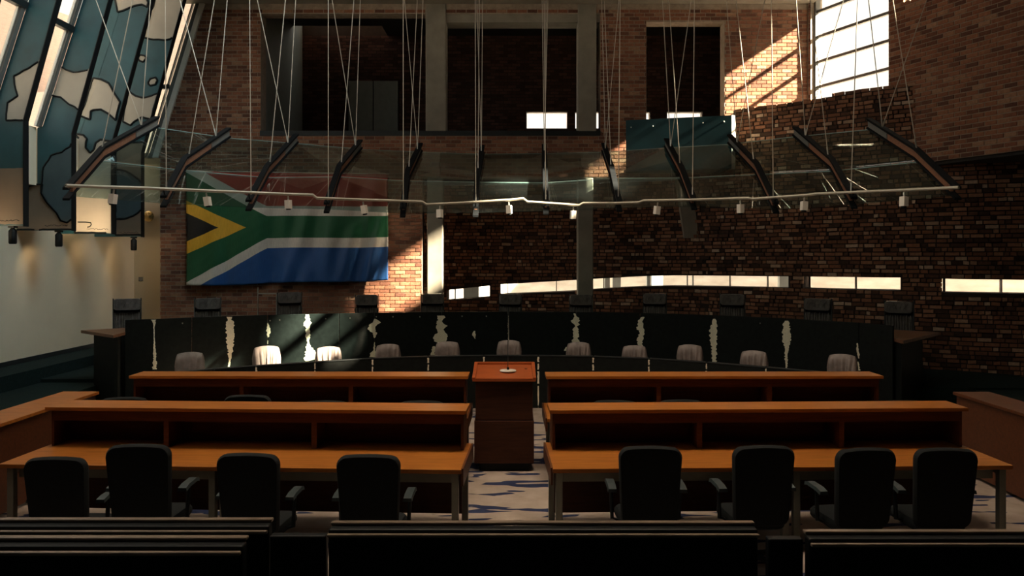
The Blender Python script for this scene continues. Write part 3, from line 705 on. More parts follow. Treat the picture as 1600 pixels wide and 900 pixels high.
# ------------------------------------------------------------------ glass canopy on wires
UPX = [(245,190),(357,207),(463,216),(563,225),(657,230),(754,233),(850,232),(943,230),(1041,223),(1140,217),(1242,205),(1358,193)]
KPX = [(160,238),(288,254),(417,266),(530,265),(637,272),(746,274),(852,275),(956,268),(1065,267),(1182,261),(1300,255),(1432,240)]
LPX = [(103,303),(255,315),(388,321),(510,325),(629,332),(743,331),(853,327),(968,323),(1085,320),(1213,325),(1335,317),(1497,302)]
ZU, ZK, ZL = 4.72, 4.03, 3.36
def dep(py, z): return (z-H)*F/(HY-py)
canopy = empty('glass_canopy', (0, 12.5, ZL), label='suspended curved glass canopy with dark brackets above the judges bench', cat='canopy')
CO = Vector((0, 12.5, ZL))
BU, BK, BL = [], [], []
for i in range(12):
    yu = 15.1-3.3*((i-5.5)/5.5)**2*.95; yl = 12.6-2.9*((i-5.5)/5.5)**2*.95
    yk = yl+.5*(yu-yl)
    u_, k_, l_ = at(*UPX[i], yu), at(*KPX[i], yk), at(*LPX[i], yl); BU.append(u_); BK.append(k_); BL.append(l_)
def along(i, t):
    return BU[i].lerp(BK[i], t/.5) if t < .5 else BK[i].lerp(BL[i], (t-.5)/.5)
def rails(i, dx, dz):
    pass
for i in range(12):
    U, K, L = BU[i]-CO, BK[i]-CO, BL[i]-CO
    q = MB(); w = .035
    up = Vector((0,0,1))
    def chan(mb, t0, t1, hw, z0, z1):
        ps = [along(i, t0+(t1-t0)*j/4)-CO for j in range(5)] if not (t0 < .5 < t1) else [along(i, t)-CO for t in (t0, (t0+.5)/2, .5, (t1+.5)/2, t1)]
        rings = [[p+Vector((-hw,0,z0)), p+Vector((hw,0,z0)), p+Vector((hw,0,z1)), p+Vector((-hw,0,z1))] for p in ps]
        mb.loops(rings)
    chan(q, 0, 1, .045, .05, .085); chan(q, 0, 1, .045, -.085, -.055)
    br = q.build('bracket', M['bracket_black'], canopy)
    q = MB(); chan(q, .22, .93, .022, -.056, .051); q.build('web', M['bracket_wood'], br)
    q = MB(); chan(q, .0, .21, .02, -.056, .051); q.build('tip_plate', M['grey_frame'], br)
ext = lambda a, b, k: a+(a-b)*k
for i in range(11):
    for name, t0, t1 in (('upper', .02, .49), ('lower', .51, .93)):
        p = [along(i, t0), along(i+1, t0), along(i+1, t1), along(i, t1)]
        off = CO+Vector((0, 0, .115))
        if name == 'upper': p[0] = ext(p[0], along(i,.3), .12); p[1] = ext(p[1], along(i+1,.3), .12)
        q = MB(); th = Vector((0,0,.012)); q.hexa([x-off for x in (p[3],p[2],p[1],p[0])]+[x-off+th for x in (p[3],p[2],p[1],p[0])]); sh = q.build('glass_sheet', M['canopy_glass'], canopy)
        MB().tube([p[0]-off+Vector((0,0,.006)), p[1]-off+Vector((0,0,.006))], .007, 4).build('glass_edge', M['glass_edge'], sh)
WIRES = {0: [(150,.15),(235,.15),(207,.5)], 1: [(281,.15),(355,.15),(335,.45),(258,.93)], 2: [(402,.15),(462,.15),(446,.45),(390,.93)], 3: [(519,.12),(563,.12),(553,.45),(513,.93)],
         4: [(632,.12),(661,.12),(652,.45),(630,.93)], 5: [(745,.12),(754,.12),(749,.45),(742.5,.93)], 6: [(847,.12),(856,.12),(853,.45),(850,.93)], 7: [(940,.12),(967,.12),(944,.45),(969,.93)],
         8: [(1035,.15),(1080,.15),(1045,.45),(1085,.93)], 9: [(1135,.15),(1195,.15),(1150,.45),(1205,.93)], 10: [(1244,.15),(1318,.15),(1266,.45),(1340,.93)], 11: [(1357,.15),(1448,.15),(1395,.5)]}
for i, ws in WIRES.items():
    for px, t in ws:
        a = along(i, t)+Vector((0,0,.08)); b = at(px, 0, a.y); d = (b-a)/(b.z-a.z); e = a+d*(10.98-a.z)
        MB().tube([a-CO, e-CO], .0068, 5).build('suspension_wire', M['wire'], canopy, 60)
        MB().tube([a-CO+Vector((0,0,-.01)), a-CO+d*.12], .011, 6).build('wire_clamp', M['steel'], canopy, 60)
# lighting tube in front of the canopy and its spotlights
RPX = [(103,290),(160,292),(230,294),(300,297),(370,300),(440,303),(489,304.5),(495,309.5),(580,312.5),(660,315),(666,319.5),(720,317),(795,312.5),(818,310.5),(824,315.5),(870,318.5),(905,321),(911,317.5),(960,317.5),(998,316.5),(1005,313.5),(1090,312),(1168,309.5),(1175,311),(1260,305),(1275,303),(1400,297.5),(1498,293)]
def rail_y(px): k = (px-800)/697; return 12.35-2.75*k*k
tr = empty('lighting_tube', (0, 12.35, 3.45), label='long jogged silver lighting tube along the canopy lower edge', cat='light rail')
TO = Vector((0, 12.35, 3.45))
RT = [at(px, py, rail_y(px)) for px, py in RPX]
MB().tube([p-TO for p in RT], .023, 8).build('tube', M['rail'], tr, 50)
for i in range(12):
    px = LPX[i][0]; y = rail_y(px); py = next(RPX[j][1]+(px-RPX[j][0])/(RPX[j+1][0]-RPX[j][0])*(RPX[j+1][1]-RPX[j][1]) for j in range(len(RPX)-1) if RPX[j][0] <= px <= RPX[j+1][0]); a = at(px, py, y)
    b = along(i, .95)
    MB().tube([a-TO, b-TO], .010, 5).build('stay', M['black'], tr)
SP = [(178,306,0),(322,309,1),(450,315,2),(567,322,3),(687,328,4),(795,322,5),(896,329,6),(1028,322,7),(1157,320,8),(1257,315,9),(1413,306,10)]
def rail_at(px):
    for j in range(len(RPX)-1):
        if RPX[j][0] <= px <= RPX[j+1][0]:
            py = RPX[j][1]+(px-RPX[j][0])/(RPX[j+1][0]-RPX[j][0])*(RPX[j+1][1]-RPX[j][1]); return at(px, py, rail_y(px))
ORD = ['first','second','third','fourth','fifth','sixth','seventh','eighth','ninth','tenth','eleventh']
sroot = None
for px, py, k in SP:
    p = rail_at(px); l = f'small white track spotlight, {ORD[k]} from the painted fins'
    if sroot is None:
        t = empty('track_spotlight', (p.x, p.y, p.z-.03), label=l, cat='spotlight', group='spotlights on the lighting tube')
        MB().tube([(0,0,0),(0,0,-.06)], .012, 6).build('stem', M['steel'], t, 40)
        MB().box(-.04,.04,-.04,.04,-.19,-.06).build('housing', M['white_plastic'], t)
        MB().lathe([(.034,-.21),(.038,-.191)], 10).build('lens_ring', M['black'], t, 40)
        sroot = t; continue_first = True
        t.rotation_euler = (0, random.uniform(-.15,.15), random.uniform(-.5,.5))
    else:
        t = copy_tree(sroot); t.location = (p.x, p.y, p.z-.03); t['label'] = l
        t.rotation_euler = (random.uniform(-.05,.2), random.uniform(-.15,.15), random.uniform(-.5,.5))
# ------------------------------------------------------------------ counsel desks
def desk(x0, x1, yf, rz, pivot, label, divs, legx, n=''):
    """front edge from x0 to x1 at depth yf, turned by rz about pivot x; local origin at the pivot on the floor"""
    d = empty('counsel_desk', (pivot, yf, 0), rz, label=label, cat='desk', group='wooden counsel desks')
    X = lambda x: x-pivot
    a, b = X(x0), X(x1)
    bevel(MB().box(a, b, 0, .955, .712, .75).build('desktop', M['desk_wood'], d), .004)
    bevel(MB().box(a+.02, b-.02, .60, .97, 1.105, 1.14).build('hutch_top', M['desk_wood'], d), .004)
    MB().box(a+.05, b-.05, .66, .685, 1.0, 1.104).build('fascia', M['hutch_wood'], d)
    MB().box(a+.07, b-.07, .93, .955, .751, 1.104).build('back_panel', M['dark_wood'], d)
    for s in (a+.05, b-.075): MB().box(s, s+.025, .66, .955, .751, 1.104).build('end_panel', M['hutch_wood'], d)
    for x in divs:
        x = X(x); MB().box(x-.025, x+.025, .66, .93, .751, 1.0).build('divider', M['hutch_wood'], d)
    for x in legx:
        x = X(x); bevel(MB().box(x-.03, x+.03, .05, .11, 0, .70).build('leg', M['leg_steel'], d), .004)
        bevel(MB().box(x-.03, x+.03, .86, .92, 0, .70).build('leg', M['leg_steel'], d), .004)
        MB().box(x-.025, x+.025, .11, .86, .65, .70).build('leg_rail', M['leg_steel'], d)
    MB().box(a+.10, b-.10, .13, .16, .60, .70).build('apron', M['leg_steel'], d)
    MB().box(a+.06, b-.06, .60, .62, .17, .711).build('modesty_panel', M['dark_wood'], d)
    e = b-.004 if abs(X(x1)) < abs(X(x0)) else a-.016
    MB().box(e, e+.02, .03, .95, .60, .751).build('side_panel', M['hutch_wood'], d)
    return d
LX = lambda px, y=6.67: (px-CX)*y/F
desk(-4.57, -.44, 6.64, -math.radians(2.6), -.44, 'front left counsel desk with four black chairs drawn up to it', (-3.38, -1.93), (-4.50, -2.66, -2.56, -.50))
desk(.355, 4.43, 6.67, math.radians(1.6), .355, 'front right counsel desk with four black chairs drawn up to it', (1.82, 3.20), (.415, 2.42, 2.52, 4.37))
desk(-4.70, -.52, 8.72, -math.radians(.6), -.52, 'rear left counsel desk, nearest the clerks bench on the fin side', (-3.32, -1.98), (-4.6, -2.66, -2.56, -.58))
desk(.40, 4.55, 8.72, math.radians(.4), .40, 'rear right counsel desk, nearest the clerks bench on the window side', (1.80, 3.16), (.46, 2.42, 2.52, 4.48))
def counter(x0, x1, y0, y1, label, inner):
    d = empty('side_counter', ((x0+x1)/2, (y0+y1)/2, 0), label=label, cat='counter', group='wooden side counters')
    w, l = (x1-x0)/2, (y1-y0)/2
    bevel(MB().box(-w, w, -l, l, .915, .95).build('counter_top', M['hutch_wood'] if inner < 0 else M['desk_wood'], d), .004)
    xi = w-.06 if inner > 0 else -w+.03
    MB().box(xi, xi+.03, -l+.03, l-.03, .04, .914).build('inner_panel', M['hutch_wood'], d)
    xo = -w+.03 if inner > 0 else w-.06
    MB().box(xo, xo+.03, -l+.03, l-.03, .55, .914).build('outer_panel', M['dark_wood'], d)
    for y in (-l+.03, l-.06): MB().box(-w+.06, w-.06, y, y+.03, 0, .914).build('end_panel', M['hutch_wood'], d)
    for k in (1, 2, 3): MB().box(-w+.062, w-.062, -l+2*l*k/4-.012, -l+2*l*k/4+.012, .56, .914).build('divider', M['dark_wood'], d)
    return d
counter(-5.47, -5.03, 5.6, 9.36, 'long wooden side counter beside the plaster wall end of the desks', 1)
counter(5.36, 5.80, 5.6, 9.34, 'long wooden side counter on the window side of the desks', -1)
# ------------------------------------------------------------------ lectern with microphone
t = empty('lectern', (-.095, 9.25, 0), label='dark wooden lectern with red wood tray top between the desks', cat='lectern')
bevel(MB().box(-.345,.345,.02,.56,.62,1.10).build('upper_body', M['dark_wood'], t), .004)
bevel(MB().box(-.36,.36,.0,.56,.10,.612).build('lower_body', M['dark_wood'], t), .004)
MB().box(-.30,.30,.05,.52,0,.10).build('plinth', M['black'], t)
sl = lambda y: 1.115+.10*(y/.6)
def slope(x0, x1, y0, y1, h0, h1, name, mat, m_=None):
    o = MB().hexa([(x0,y0,sl(y0)+h0),(x1,y0,sl(y0)+h0),(x1,y1,sl(y1)+h0),(x0,y1,sl(y1)+h0),(x0,y0,sl(y0)+h1),(x1,y0,sl(y0)+h1),(x1,y1,sl(y1)+h1),(x0,y1,sl(y1)+h1)]).build(name, mat, t); return bevel(o, .004)
M['red_wood'] = wood('red_hardwood', (.25,.05,.014), (.42,.10,.026), .3)
slope(-.38,.38,-.03,.60,-.02,.0,'tray', M['red_wood'])
slope(-.385,-.345,-.03,.60,.0,.03,'tray_rim', M['red_wood']); slope(.345,.385,-.03,.60,.0,.03,'tray_rim', M['red_wood'])
slope(-.345,.345,-.03,.0,.0,.02,'tray_rim', M['red_wood']); slope(-.345,.345,.57,.60,.0,.03,'tray_rim', M['red_wood'])
MB().lathe([(.018,0),(.018,.003)], 12, (.27,.40,sl(.40)+.001)).build('cable_hole', M['black'], t)
m_ = empty('microphone', (-.05, 9.25+.30, sl(.30)+.001), label='gooseneck microphone on an oval white base on the lectern', cat='microphone')
o = MB().lathe([(.10,0),(.104,.006),(.098,.018),(.06,.022)], 24).build('base', M['white_plastic'], m_, 30); o.scale = (1.0, .85, 1)
MB().tube([(0,0,.02),(0,0,.05)], .016, 8).build('socket', M['black'], m_)
MB().tube([(0,0,.05),(.0,-.005,.30),(.002,-.015,.55),(.0,-.03,.72)], .005, 6).build('gooseneck', M['plastic'], m_, 60)
MB().tube([(.0,-.03,.72),(.0,-.036,.79)], [.010,.012], 8).build('capsule', M['plastic'], m_, 60)
# ------------------------------------------------------------------ judges' bench: flat hide-covered panels on a curve
BT = [(195,500),(242,498.5),(300,496),(358,494),(418,492.2),(480,490.6),(530,489.6),(585,488.6),(690,487.3),(795,487),(900,487.6),(1000,489.2),(1115,492.5),(1228,497.5),(1342,504.5),(1395,509)]
BZ = 1.5
BP = [atz(px, py, BZ) for px, py in BT]
bench = empty('judges_bench', (0, 15.2, 0), label='long curved judges bench faced with dark hides showing white patches', cat='bench')
BO = Vector((0, 15.2, 0))
panels = []
def pn(a, b): d = (b-a); d.z = 0; d.normalize(); return d, Vector((d.y, -d.x, 0))
for i in range(len(BP)-1):
    a, b = BP[i], BP[i+1]; d, n = pn(a, b); a2, b2 = a+d*.004, b-d*.004
    a, b = a2-BO, b2-BO; th = n*.04
    q = MB().hexa([(a.x,a.y,0),(b.x,b.y,0),(b.x-th.x,b.y-th.y,0),(a.x-th.x,a.y-th.y,0),(a.x,a.y,BZ-(.0)),(b.x,b.y,BZ),(b.x-th.x,b.y-th.y,BZ),(a.x-th.x,a.y-th.y,BZ)])
    panels.append(bevel(q.build('hide_panel', M['hide'], bench), .006))
# the desk behind the front: worktop lower than the front, and its fascia
q = MB()
inner = [p-pn(BP[max(i-1,0)], BP[min(i+1,len(BP)-1)])[1]*.045 for i, p in enumerate(BP)]; outer = [p-pn(BP[max(i-1,0)], BP[min(i+1,len(BP)-1)])[1]*.62 for i, p in enumerate(BP)]
for i in range(1, len(BP)-2):
    p = [inner[i]-BO, inner[i+1]-BO, outer[i+1]-BO, outer[i]-BO]
    q.hexa([(x.x,x.y,1.14) for x in p]+[(x.x,x.y,1.18) for x in p])
q.build('worktop', M['dark_wood'], bench)
def bench_pt(px, py, proud):
    for i in range(len(BT)-1):
        if px <= BT[i+1][0] or i == len(BT)-2:
            a, b = BP[i], BP[i+1]; k = (px-CX)/F; d = b-a; s = (k*a.y-a.x)/(d.x-k*d.y); p = a+d*s; n = pn(a, b)[1]
            z = H-(py-HY)*p.y/F
            return Vector((p.x, p.y, min(z, BZ-.004)))+n*proud, i
PATCH = [
 [(499.5,235,244),(503,238,243),(510,239.6,241.6),(525,240.2,241.4),(540,240,242.5),(555,239.5,243.6),(577,238.5,245)],
 [(495,354,363),(498,355.5,362),(505,353.5,365),(515,353,366),(530,354,365),(545,355.5,364),(556,357,362),(565,357.5,360),(573,356,359)],
 [(505,417.6,418.6),(511,417,421),(517,416,422.5),(522,417,421),(527,418,419.8)], [(532,417.8,418.9),(537,417.6,419)], [(540,417.5,420),(548,416.5,422)],
 [(491.5,477.5,483),(500,478,484),(504,475,487),(507,474.5,485),(512,478,484),(522,478,484),(527,477.5,485),(530,479,483.5),(534,480,483),(540,479,486),(546,478,489),(550,476,493),(556,478,494),(561,475,493),(564,477,482)],
 [(498,584.8,586.6),(501,584,592),(504,582,595),(507,577,590),(512,575,586),(516,576.5,587),(520,583,589),(524,583,587.5),(528,584.4,585.6)], [(535,584.5,586),(548,583,586),(552,578,586),(558,577,586)],
 [(493,683,694),(496,684,696),(500,685,692),(505,681,692),(509,682,700),(512,681,695),(515,683,693),(519,684,695),(524,679,699),(529,677,699),(533,678,697),(536,685,694)], [(541,676,680),(550,674,679.5),(555,673,679)],
 [(517,740.5,742),(522,737.5,743),(526,740,743),(529.5,742,743)],
 [(493,793.6,794.6),(510,793.2,795),(535,793.4,795.6)],
 [(489.5,896,899),(494,897.5,901),(497,896,905),(501,892,906),(504,893,903),(507,898,906),(510,898.8,901),(513,895.5,903),(518,896,904),(524,896,905),(530,895,903),(538,894,908)], [(542,884,887),(548,881,885)],
 [(495,1003,1007),(500,998,1005),(508,997,1005),(513,995,1005),(518,998,1007),(525,998,1005),(532,995,1004),(540,998,1005),(544,1000,1004)],
 [(498,1114,1118),(505,1112,1120),(515,1109,1120),(530,1110,1121),(545,1112,1120),(560,1112,1120),(566,1113,1119)],
 [(501,1227,1232),(505,1224,1234),(515,1223,1235),(530,1223,1236),(540,1225,1233),(550,1226,1232),(565,1227,1231),(575,1227,1230.5)],
 [(536,1339,1340.5),(545,1338.5,1342),(555,1340,1343.5),(560,1341.5,1343)], [(565,1340,1341.5),(579,1339,1345)],
]
for rows in PATCH:
    fine = []
    for (y0, l0, r0), (y1, l1, r1) in zip(rows[:-1], rows[1:]):
        k = max(1, int((y1-y0)/1.6))
        for j in range(k):
            s = j/k; w = (r0-l0)*(1-s)+(r1-l1)*s; jt = min(1.7, w*.24) if j else min(.5, w*.1)
            fine.append((y0+(y1-y0)*s, l0+(l1-l0)*s+random.uniform(-jt,jt), r0+(r1-r0)*s+random.uniform(-jt,jt)))
    fine.append(rows[-1])
    q = MB(); host = bench_pt((rows[0][1]+rows[0][2])/2, rows[0][0], 0)[1]
    seams = [b[0] for b in BT]
    V = []
    for y, l, r in fine:
        mid = [s for s in seams if l < s < r]; m2 = mid[0] if mid else (l+r)/2
        V.append([bench_pt(l, y, .007)[0]-BO, bench_pt(m2, y, .008)[0]-BO, bench_pt(r, y, .007)[0]-BO])
    b = len(q.v); q.v += [tuple(p) for row in V for p in row]
    for i in range(len(V)-1):
        for j in range(2): q.face([3*i+j, 3*i+j+1, 3*i+j+4, 3*i+j+3])
    o = q.build('white_patch', M['bare'], panels[host])
q = MB()
for px, py in ((422,501),(437,500),(509,498),(547,497),(588,495),(614,495),(656,495),(722,494),(760,494),(1188,505),(1380,519),(285,505)):
    p, i = bench_pt(px, py, .008); p = p-BO; q.add([p+Vector((-.012,0,-.012)), p+Vector((.012,0,-.012)), p+Vector((.012,0,.012)), p+Vector((-.012,0,.012))], [(0,1,2,3)])
q.build('studs', M['steel'], bench)['kind'] = 'stuff'
# wing desks at both ends of the bench
def wing(top, body, label, zt=1.30):
    c = Vector(top[0]+(0,)) if len(top[0]) == 2 else Vector(top[0])
    t = empty('wing_desk', (c.x, c.y, 0), label=label, cat='desk', group='side desks at the ends of the judges bench')
    MB().prism([(x-c.x, y-c.y) for x, y in top], zt-.05, zt).build('wing_top', M['bracket_wood'], t)
    MB().prism([(x-c.x, y-c.y) for x, y in body], 0, zt-.051).build('wing_body', M['hide'], t)
    return t
wing([(-7.55,13.45),(-6.55,12.62),(-6.62,13.15),(-6.80,13.5),(-6.80,14.05)], [(-7.27,13.35),(-6.60,12.85),(-6.70,13.12),(-6.85,13.5),(-6.85,13.9)], 'black side desk with brown top at the plaster wall end of the judges bench')
wing([(6.0,11.78),(7.3,13.1),(6.55,13.7),(6.2,12.9),(6.05,12.2)], [(6.06,11.95),(6.95,13.0),(6.5,13.4),(6.22,12.9),(6.08,12.3)], 'black side desk with brown top at the window end of the judges bench')
# ------------------------------------------------------------------ clerks' bench in front
CT = [(258,583),(335,576.5),(400,571.5),(492,565.5),(582,559.8),(669,556.8),(756,555.4),(841,555.4),(927,556.6),(1014,559.8),(1104,565.8),(1197,573.5),(1290,582)]
CP = [atz(px, py, .9) for px, py in CT]
clerk = empty('clerks_bench', (0, 13.1, 0), label='low curved black clerks bench in front of the judges bench', cat='bench'); CLO = Vector((0, 13.1, 0))
for i in range(len(CP)-1):
    a, b = CP[i], CP[i+1]; d, n = pn(a, b); a, b = a+d*.006-CLO, b-d*.006-CLO; th = n*.04
    o = MB().hexa([(a.x,a.y,0),(b.x,b.y,0),(b.x-th.x,b.y-th.y,0),(a.x-th.x,a.y-th.y,0),(a.x,a.y,.885),(b.x,b.y,.885),(b.x-th.x,b.y-th.y,.885),(a.x-th.x,a.y-th.y,.885)]).build('hide_panel', M['hide'], clerk)
    a, b = a+n*.01, b+n*.01; th = n*.07
    bevel(MB().hexa([(a.x,a.y,.886),(b.x,b.y,.886),(b.x-th.x,b.y-th.y,.886),(a.x-th.x,a.y-th.y,.886),(a.x,a.y,.905),(b.x,b.y,.905),(b.x-th.x,b.y-th.y,.905),(a.x-th.x,a.y-th.y,.905)]).build('cap_rail', M['dark_trim'], clerk), .004)
    q = MB(); th = n*.5; a -= n*.08; b -= n*.08
    q.hexa([(a.x,a.y,.70),(b.x,b.y,.70),(b.x-th.x,b.y-th.y,.70),(a.x-th.x,a.y-th.y,.70),(a.x,a.y,.73),(b.x,b.y,.73),(b.x-th.x,b.y-th.y,.73),(a.x-th.x,a.y-th.y,.73)]); q.build('worktop', M['dark_wood'], clerk)
for i in range(2, len(CP)-1):
    p = CP[i]-CLO; n = pn(CP[i-1], CP[i+1])[1]; p = p+n*.004
    for z0, z1 in ((.79,.876),(.66,.76),(.42,.63),(.05,.38)):
        w = random.uniform(.011,.018); p2 = p+n*.003
        q = MB(); zs = [z0+(z1-z0)*k/5 for k in range(6)]
        q.v += [(p2.x+s*w*random.uniform(.5,1.2), p2.y, z) for z in zs for s in (-1, 1)]
        for k in range(5): q.face([2*k, 2*k+1, 2*k+3, 2*k+2])
        q.build('white_seam', M['bare'], clerk)
# ------------------------------------------------------------------ chairs
def outline(wt, wb_, h, r, n=5, crown=.0):       # rounded, tapering back outline in x,z, from z=0
    pts = []
    for cx, cz, a0 in ((wb_/2-r, r, -90), (wt/2-r, h-r, 0), (-wt/2+r, h-r, 90), (-wb_/2+r, r, 180)):
        for k in range(n+1):
            t = math.radians(a0+90*k/n); pts.append((cx+r*math.cos(t), cz+r*math.sin(t)))
    if crown:
        top = []
        for i, (x, z) in enumerate(pts):
            top.append((x, z+crown*max(0, 1-(2*x/wt)**2)*(z/h)**6))
        out = []
        for i in range(len(top)):
            out.append(top[i])
            (x0, z0), (x1, z1) = top[i], top[(i+1)%len(top)]
            if z0 > h*.9 and z1 > h*.9 and abs(x1-x0) > .1:
                for k in range(1, 6):
                    x = x0+(x1-x0)*k/6; out.append((x, h+crown*(1-(2*x/wt)**2)))
        pts = out
    return pts
def slab_back(mb, pts, t, lean=0.0, z0=0, y0=0, bulge=.0, rim=.02):
    h = max(z for _, z in pts); cxs = 0; cz = h/2
    def ring(sc, y):
        return [((x*sc if True else x), y0+y+lean*z+bulge*(1-(2*z/h-1)**2), z0+cz+(z-cz)*sc) for x, z in pts]
    s2 = 1-rim*2
    mb.loops([ring(s2, -t/2), ring(1, -t/2+t*.3), ring(1, t/2-t*.3), ring(s2, t/2)])
def star(t, mat, z=.0):
    for k in range(5):
        a = math.radians(90+72*k); c, s = math.cos(a), math.sin(a)
        MB().tube([(0,0,z+.11),(c*.16,s*.16,z+.10),(c*.29,s*.29,z+.075)], [.03,.026,.018], 6).build('star_leg', mat, t, 40)
        MB().tube([(c*.29-s*.022,s*.29+c*.022,z+.03),(c*.29+s*.022,s*.29-c*.022,z+.03)], .03, 8).build('castor', M['black'], t, 40)
def task_chair():                                # origin on the floor under the column; the sitter looks along +y
    t = empty('task_chair', label='x', cat='chair', group='black task chairs')
    q = MB(); pts = outline(.50,.45,.65,.07, crown=.018); slab_back(q, pts, .075, -.10, .45, -.20, -.025); q.build('backrest', M['fabric'], t, 45)
    rg = lambda s, z: [(x*s, y*s+.02, z) for x, y in [(p[0], p[1]-.24) for p in outline(.47,.44,.47,.08)]]
    MB().loops([rg(.95,.42), rg(1,.44), rg(1,.475), rg(.93,.50)]).build('seat', M['fabric'], t, 45)
    MB().tube([(0,0,.10),(0,0,.42)], [.034,.026], 10).build('column', M['black'], t, 40)
    MB().tube([(0,-.05,.43),(0,-.19,.43),(0,-.235,.56)], .02, 6).build('back_bar', M['black'], t, 40)
    for s in (-1, 1):
        arm = MB().tube([(s*.20,-.02,.44),(s*.275,-.02,.46),(s*.285,-.02,.73)], .017, 6).build('armrest', M['black'], t, 40)
        q = MB(); ps = [(-.15,.722),(-.08,.738),(.07,.742),(.12,.730)]
        q.loops([[(s*.285-.038,y,z-.012),(s*.285+.038,y,z-.012),(s*.285+.032,y,z+.016),(s*.285-.032,y,z+.016)] for y, z in ps]); q.build('arm_pad', M['plastic'], arm, 40)
    star(t, M['black'])
    return t
def place(o, x, y, z, rz, label): o.location = (x, y, z); o.rotation_euler.z = rz; o['label'] = label
# front row: (px centre, py of top edge, depth of the back, turn)
TC = [(88,714,6.15,.0,'black task chair at the front left desk, nearest the side counter'), (216,694,6.0,.02,'black task chair at the front left desk, second from the side counter, set highest'),
      (391,708,6.05,-.05,'black task chair in front of the double legs of the front left desk'), (577,710,6.0,-.02,'black task chair nearest the aisle at the front left desk'),
      (1017,697,6.10,-.02,'black task chair nearest the aisle at the front right desk'), (1190,696,6.15,.05,'black task chair before the double legs of the front right desk'),
      (1347,700,6.20,.10,'black task chair second from the outer end of the front right desk'), (1478,700,6.2,-.02,'black task chair at the outer end of the front right desk'),
      (190,620.5,8.15,.1,'chair top showing behind the front left desk, outermost'), (387,617,8.15,0,'chair top showing behind the front left desk, second from outside'), (509,626,8.1,0,'low chair top showing behind the front left desk, third from outside'),
      (659,626,8.1,0,'low chair top showing behind the front left desk, nearest the aisle'), (966,625.5,8.1,-.12,'turned chair top behind the front right desk, nearest the aisle'), (1063,624.5,8.15,0.03,'chair top behind the front right desk, second from the aisle'), (1412,625.5,8.1,0,'chair top behind the outer end of the front right desk')]
proto = None
for px, py, yb, rz, lab in TC:
    o = proto if proto is None else copy_tree(proto)
    if proto is None: proto = o = task_chair()
    z = H-(py-HY)*yb/F; th = .118                           # back top stands 1.118 above the floor
    o.location = ((px-CX)*yb/F, yb+.27, z-1.118); o.rotation_euler.z = rz; o['label'] = lab
    dz = z-1.118
    o.location.z = 0
    for ch in [c for c in COL.objects if c.parent == o]:
        if not (ch.name.startswith('star_leg') or ch.name.startswith('castor') or ch.name.startswith('column')): ch.location.z = dz
o = copy_tree(proto); o.location = (-5.86, 9.0, 0); o.rotation_euler.z = -1.2; o['label'] = 'black task chair outside the side counter by the plaster wall'
# judges' chairs
def judge_chair():
    t = empty('judge_chair', label='x', cat='chair', group='high-backed judges chairs')
    q = MB(); slab_back(q, outline(.46,.46,.215,.05), .13, .06, 1.135, .185, 0); q.build('headrest', M['leather'], t, 45)
    q = MB(); pts = outline(.46,.46,.59,.04); slab_back(q, pts, .08, .03, .50, .225, .01); q.build('backrest', M['leather'], t, 45)
    q = MB()
    for k in range(8):
        x = -.19+.054*k; q.tube([(x,.128,1.17),(x+random.uniform(-.02,.03),.126,1.24),(x+random.uniform(-.01,.05),.134,1.315)], [.006,.011,.006], 5)
    q.build('wrinkles', M['leather'], t, 60)['kind'] = 'stuff'
    q = MB()
    for k in range(9):
        x = -.19+.0475*k; q.tube([(x,.19,.72),(x+random.uniform(-.01,.01),.194,.92),(x+random.uniform(-.018,.018),.200,1.095)], [.008,.015,.011], 6)
    q.build('pleats', M['leather'], t, 60)['kind'] = 'stuff'
    MB().hexa([(-.225,.27,.52),(.225,.27,.52),(.225,.285,.52),(-.225,.285,.52),(-.225,.275,1.33),(.225,.275,1.33),(.225,.29,1.33),(-.225,.29,1.33)]).build('dark_backing', M['black'], t)  # black plate added so the groove under the headrest stays dark
    for s in (-1, 1):
        MB().box(s*.238-.008, s*.238+.008, .20, .31, .45, 1.355).build('side_frame', M['plastic'], t)
        MB().tube([(s*.25,.22,.72),(s*.27,-.02,.70),(s*.27,-.20,.66)], .02, 6).build('armrest', M['black'], t, 40)
    rg = lambda sc, z: [(x*sc, y*sc-.02, z) for x, y in [(p[0], p[1]-.24) for p in outline(.47,.44,.47,.08)]]
    MB().loops([rg(.95,.42), rg(1,.44), rg(1,.48), rg(.93,.51)]).build('seat', M['leather'], t, 45)
    MB().tube([(0,0,.10),(0,0,.42)], [.034,.026], 10).build('column', M['black'], t, 40)
    star(t, M['plastic'])
    return t
JC = [(200,467),(327,466),(453,457),(573,461),(677,459),(797,460),(908,461),(1023,459),(1144,460),(1275,467),(1402,471)]
jp = None
for k, (px, py) in enumerate(JC):
    o = judge_chair() if jp is None else copy_tree(jp)
    if jp is None: jp = o
    j = min(max(sum(1 for b in BT if b[0] < px)-1, 0), len(BT)-2); f = (px-BT[j][0])/(BT[j+1][0]-BT[j][0]); f = min(max(f, -.5), 1.5)
    Y = (BP[j].y*(1-f)+BP[j+1].y*f)+.98
    if k == 0: Y = 14.45
    if k == 10: Y = 14.0
    z = H-(py-HY)*Y/F; X = (px-CX)*Y/F
    o.location = (X, Y, .42); o.rotation_euler.z = -math.atan2(X, Y)*1.25+random.uniform(-.06,.06)
    dz = z-.42-1.355
    for ch in [c for c in COL.objects if c.parent == o]:
        if not (ch.name.startswith('star_leg') or ch.name.startswith('castor') or ch.name.startswith('column')): ch.location.z = dz
    o['label'] = f'high-backed leather judge chair behind the bench, {ORD[k]} from the plaster wall'
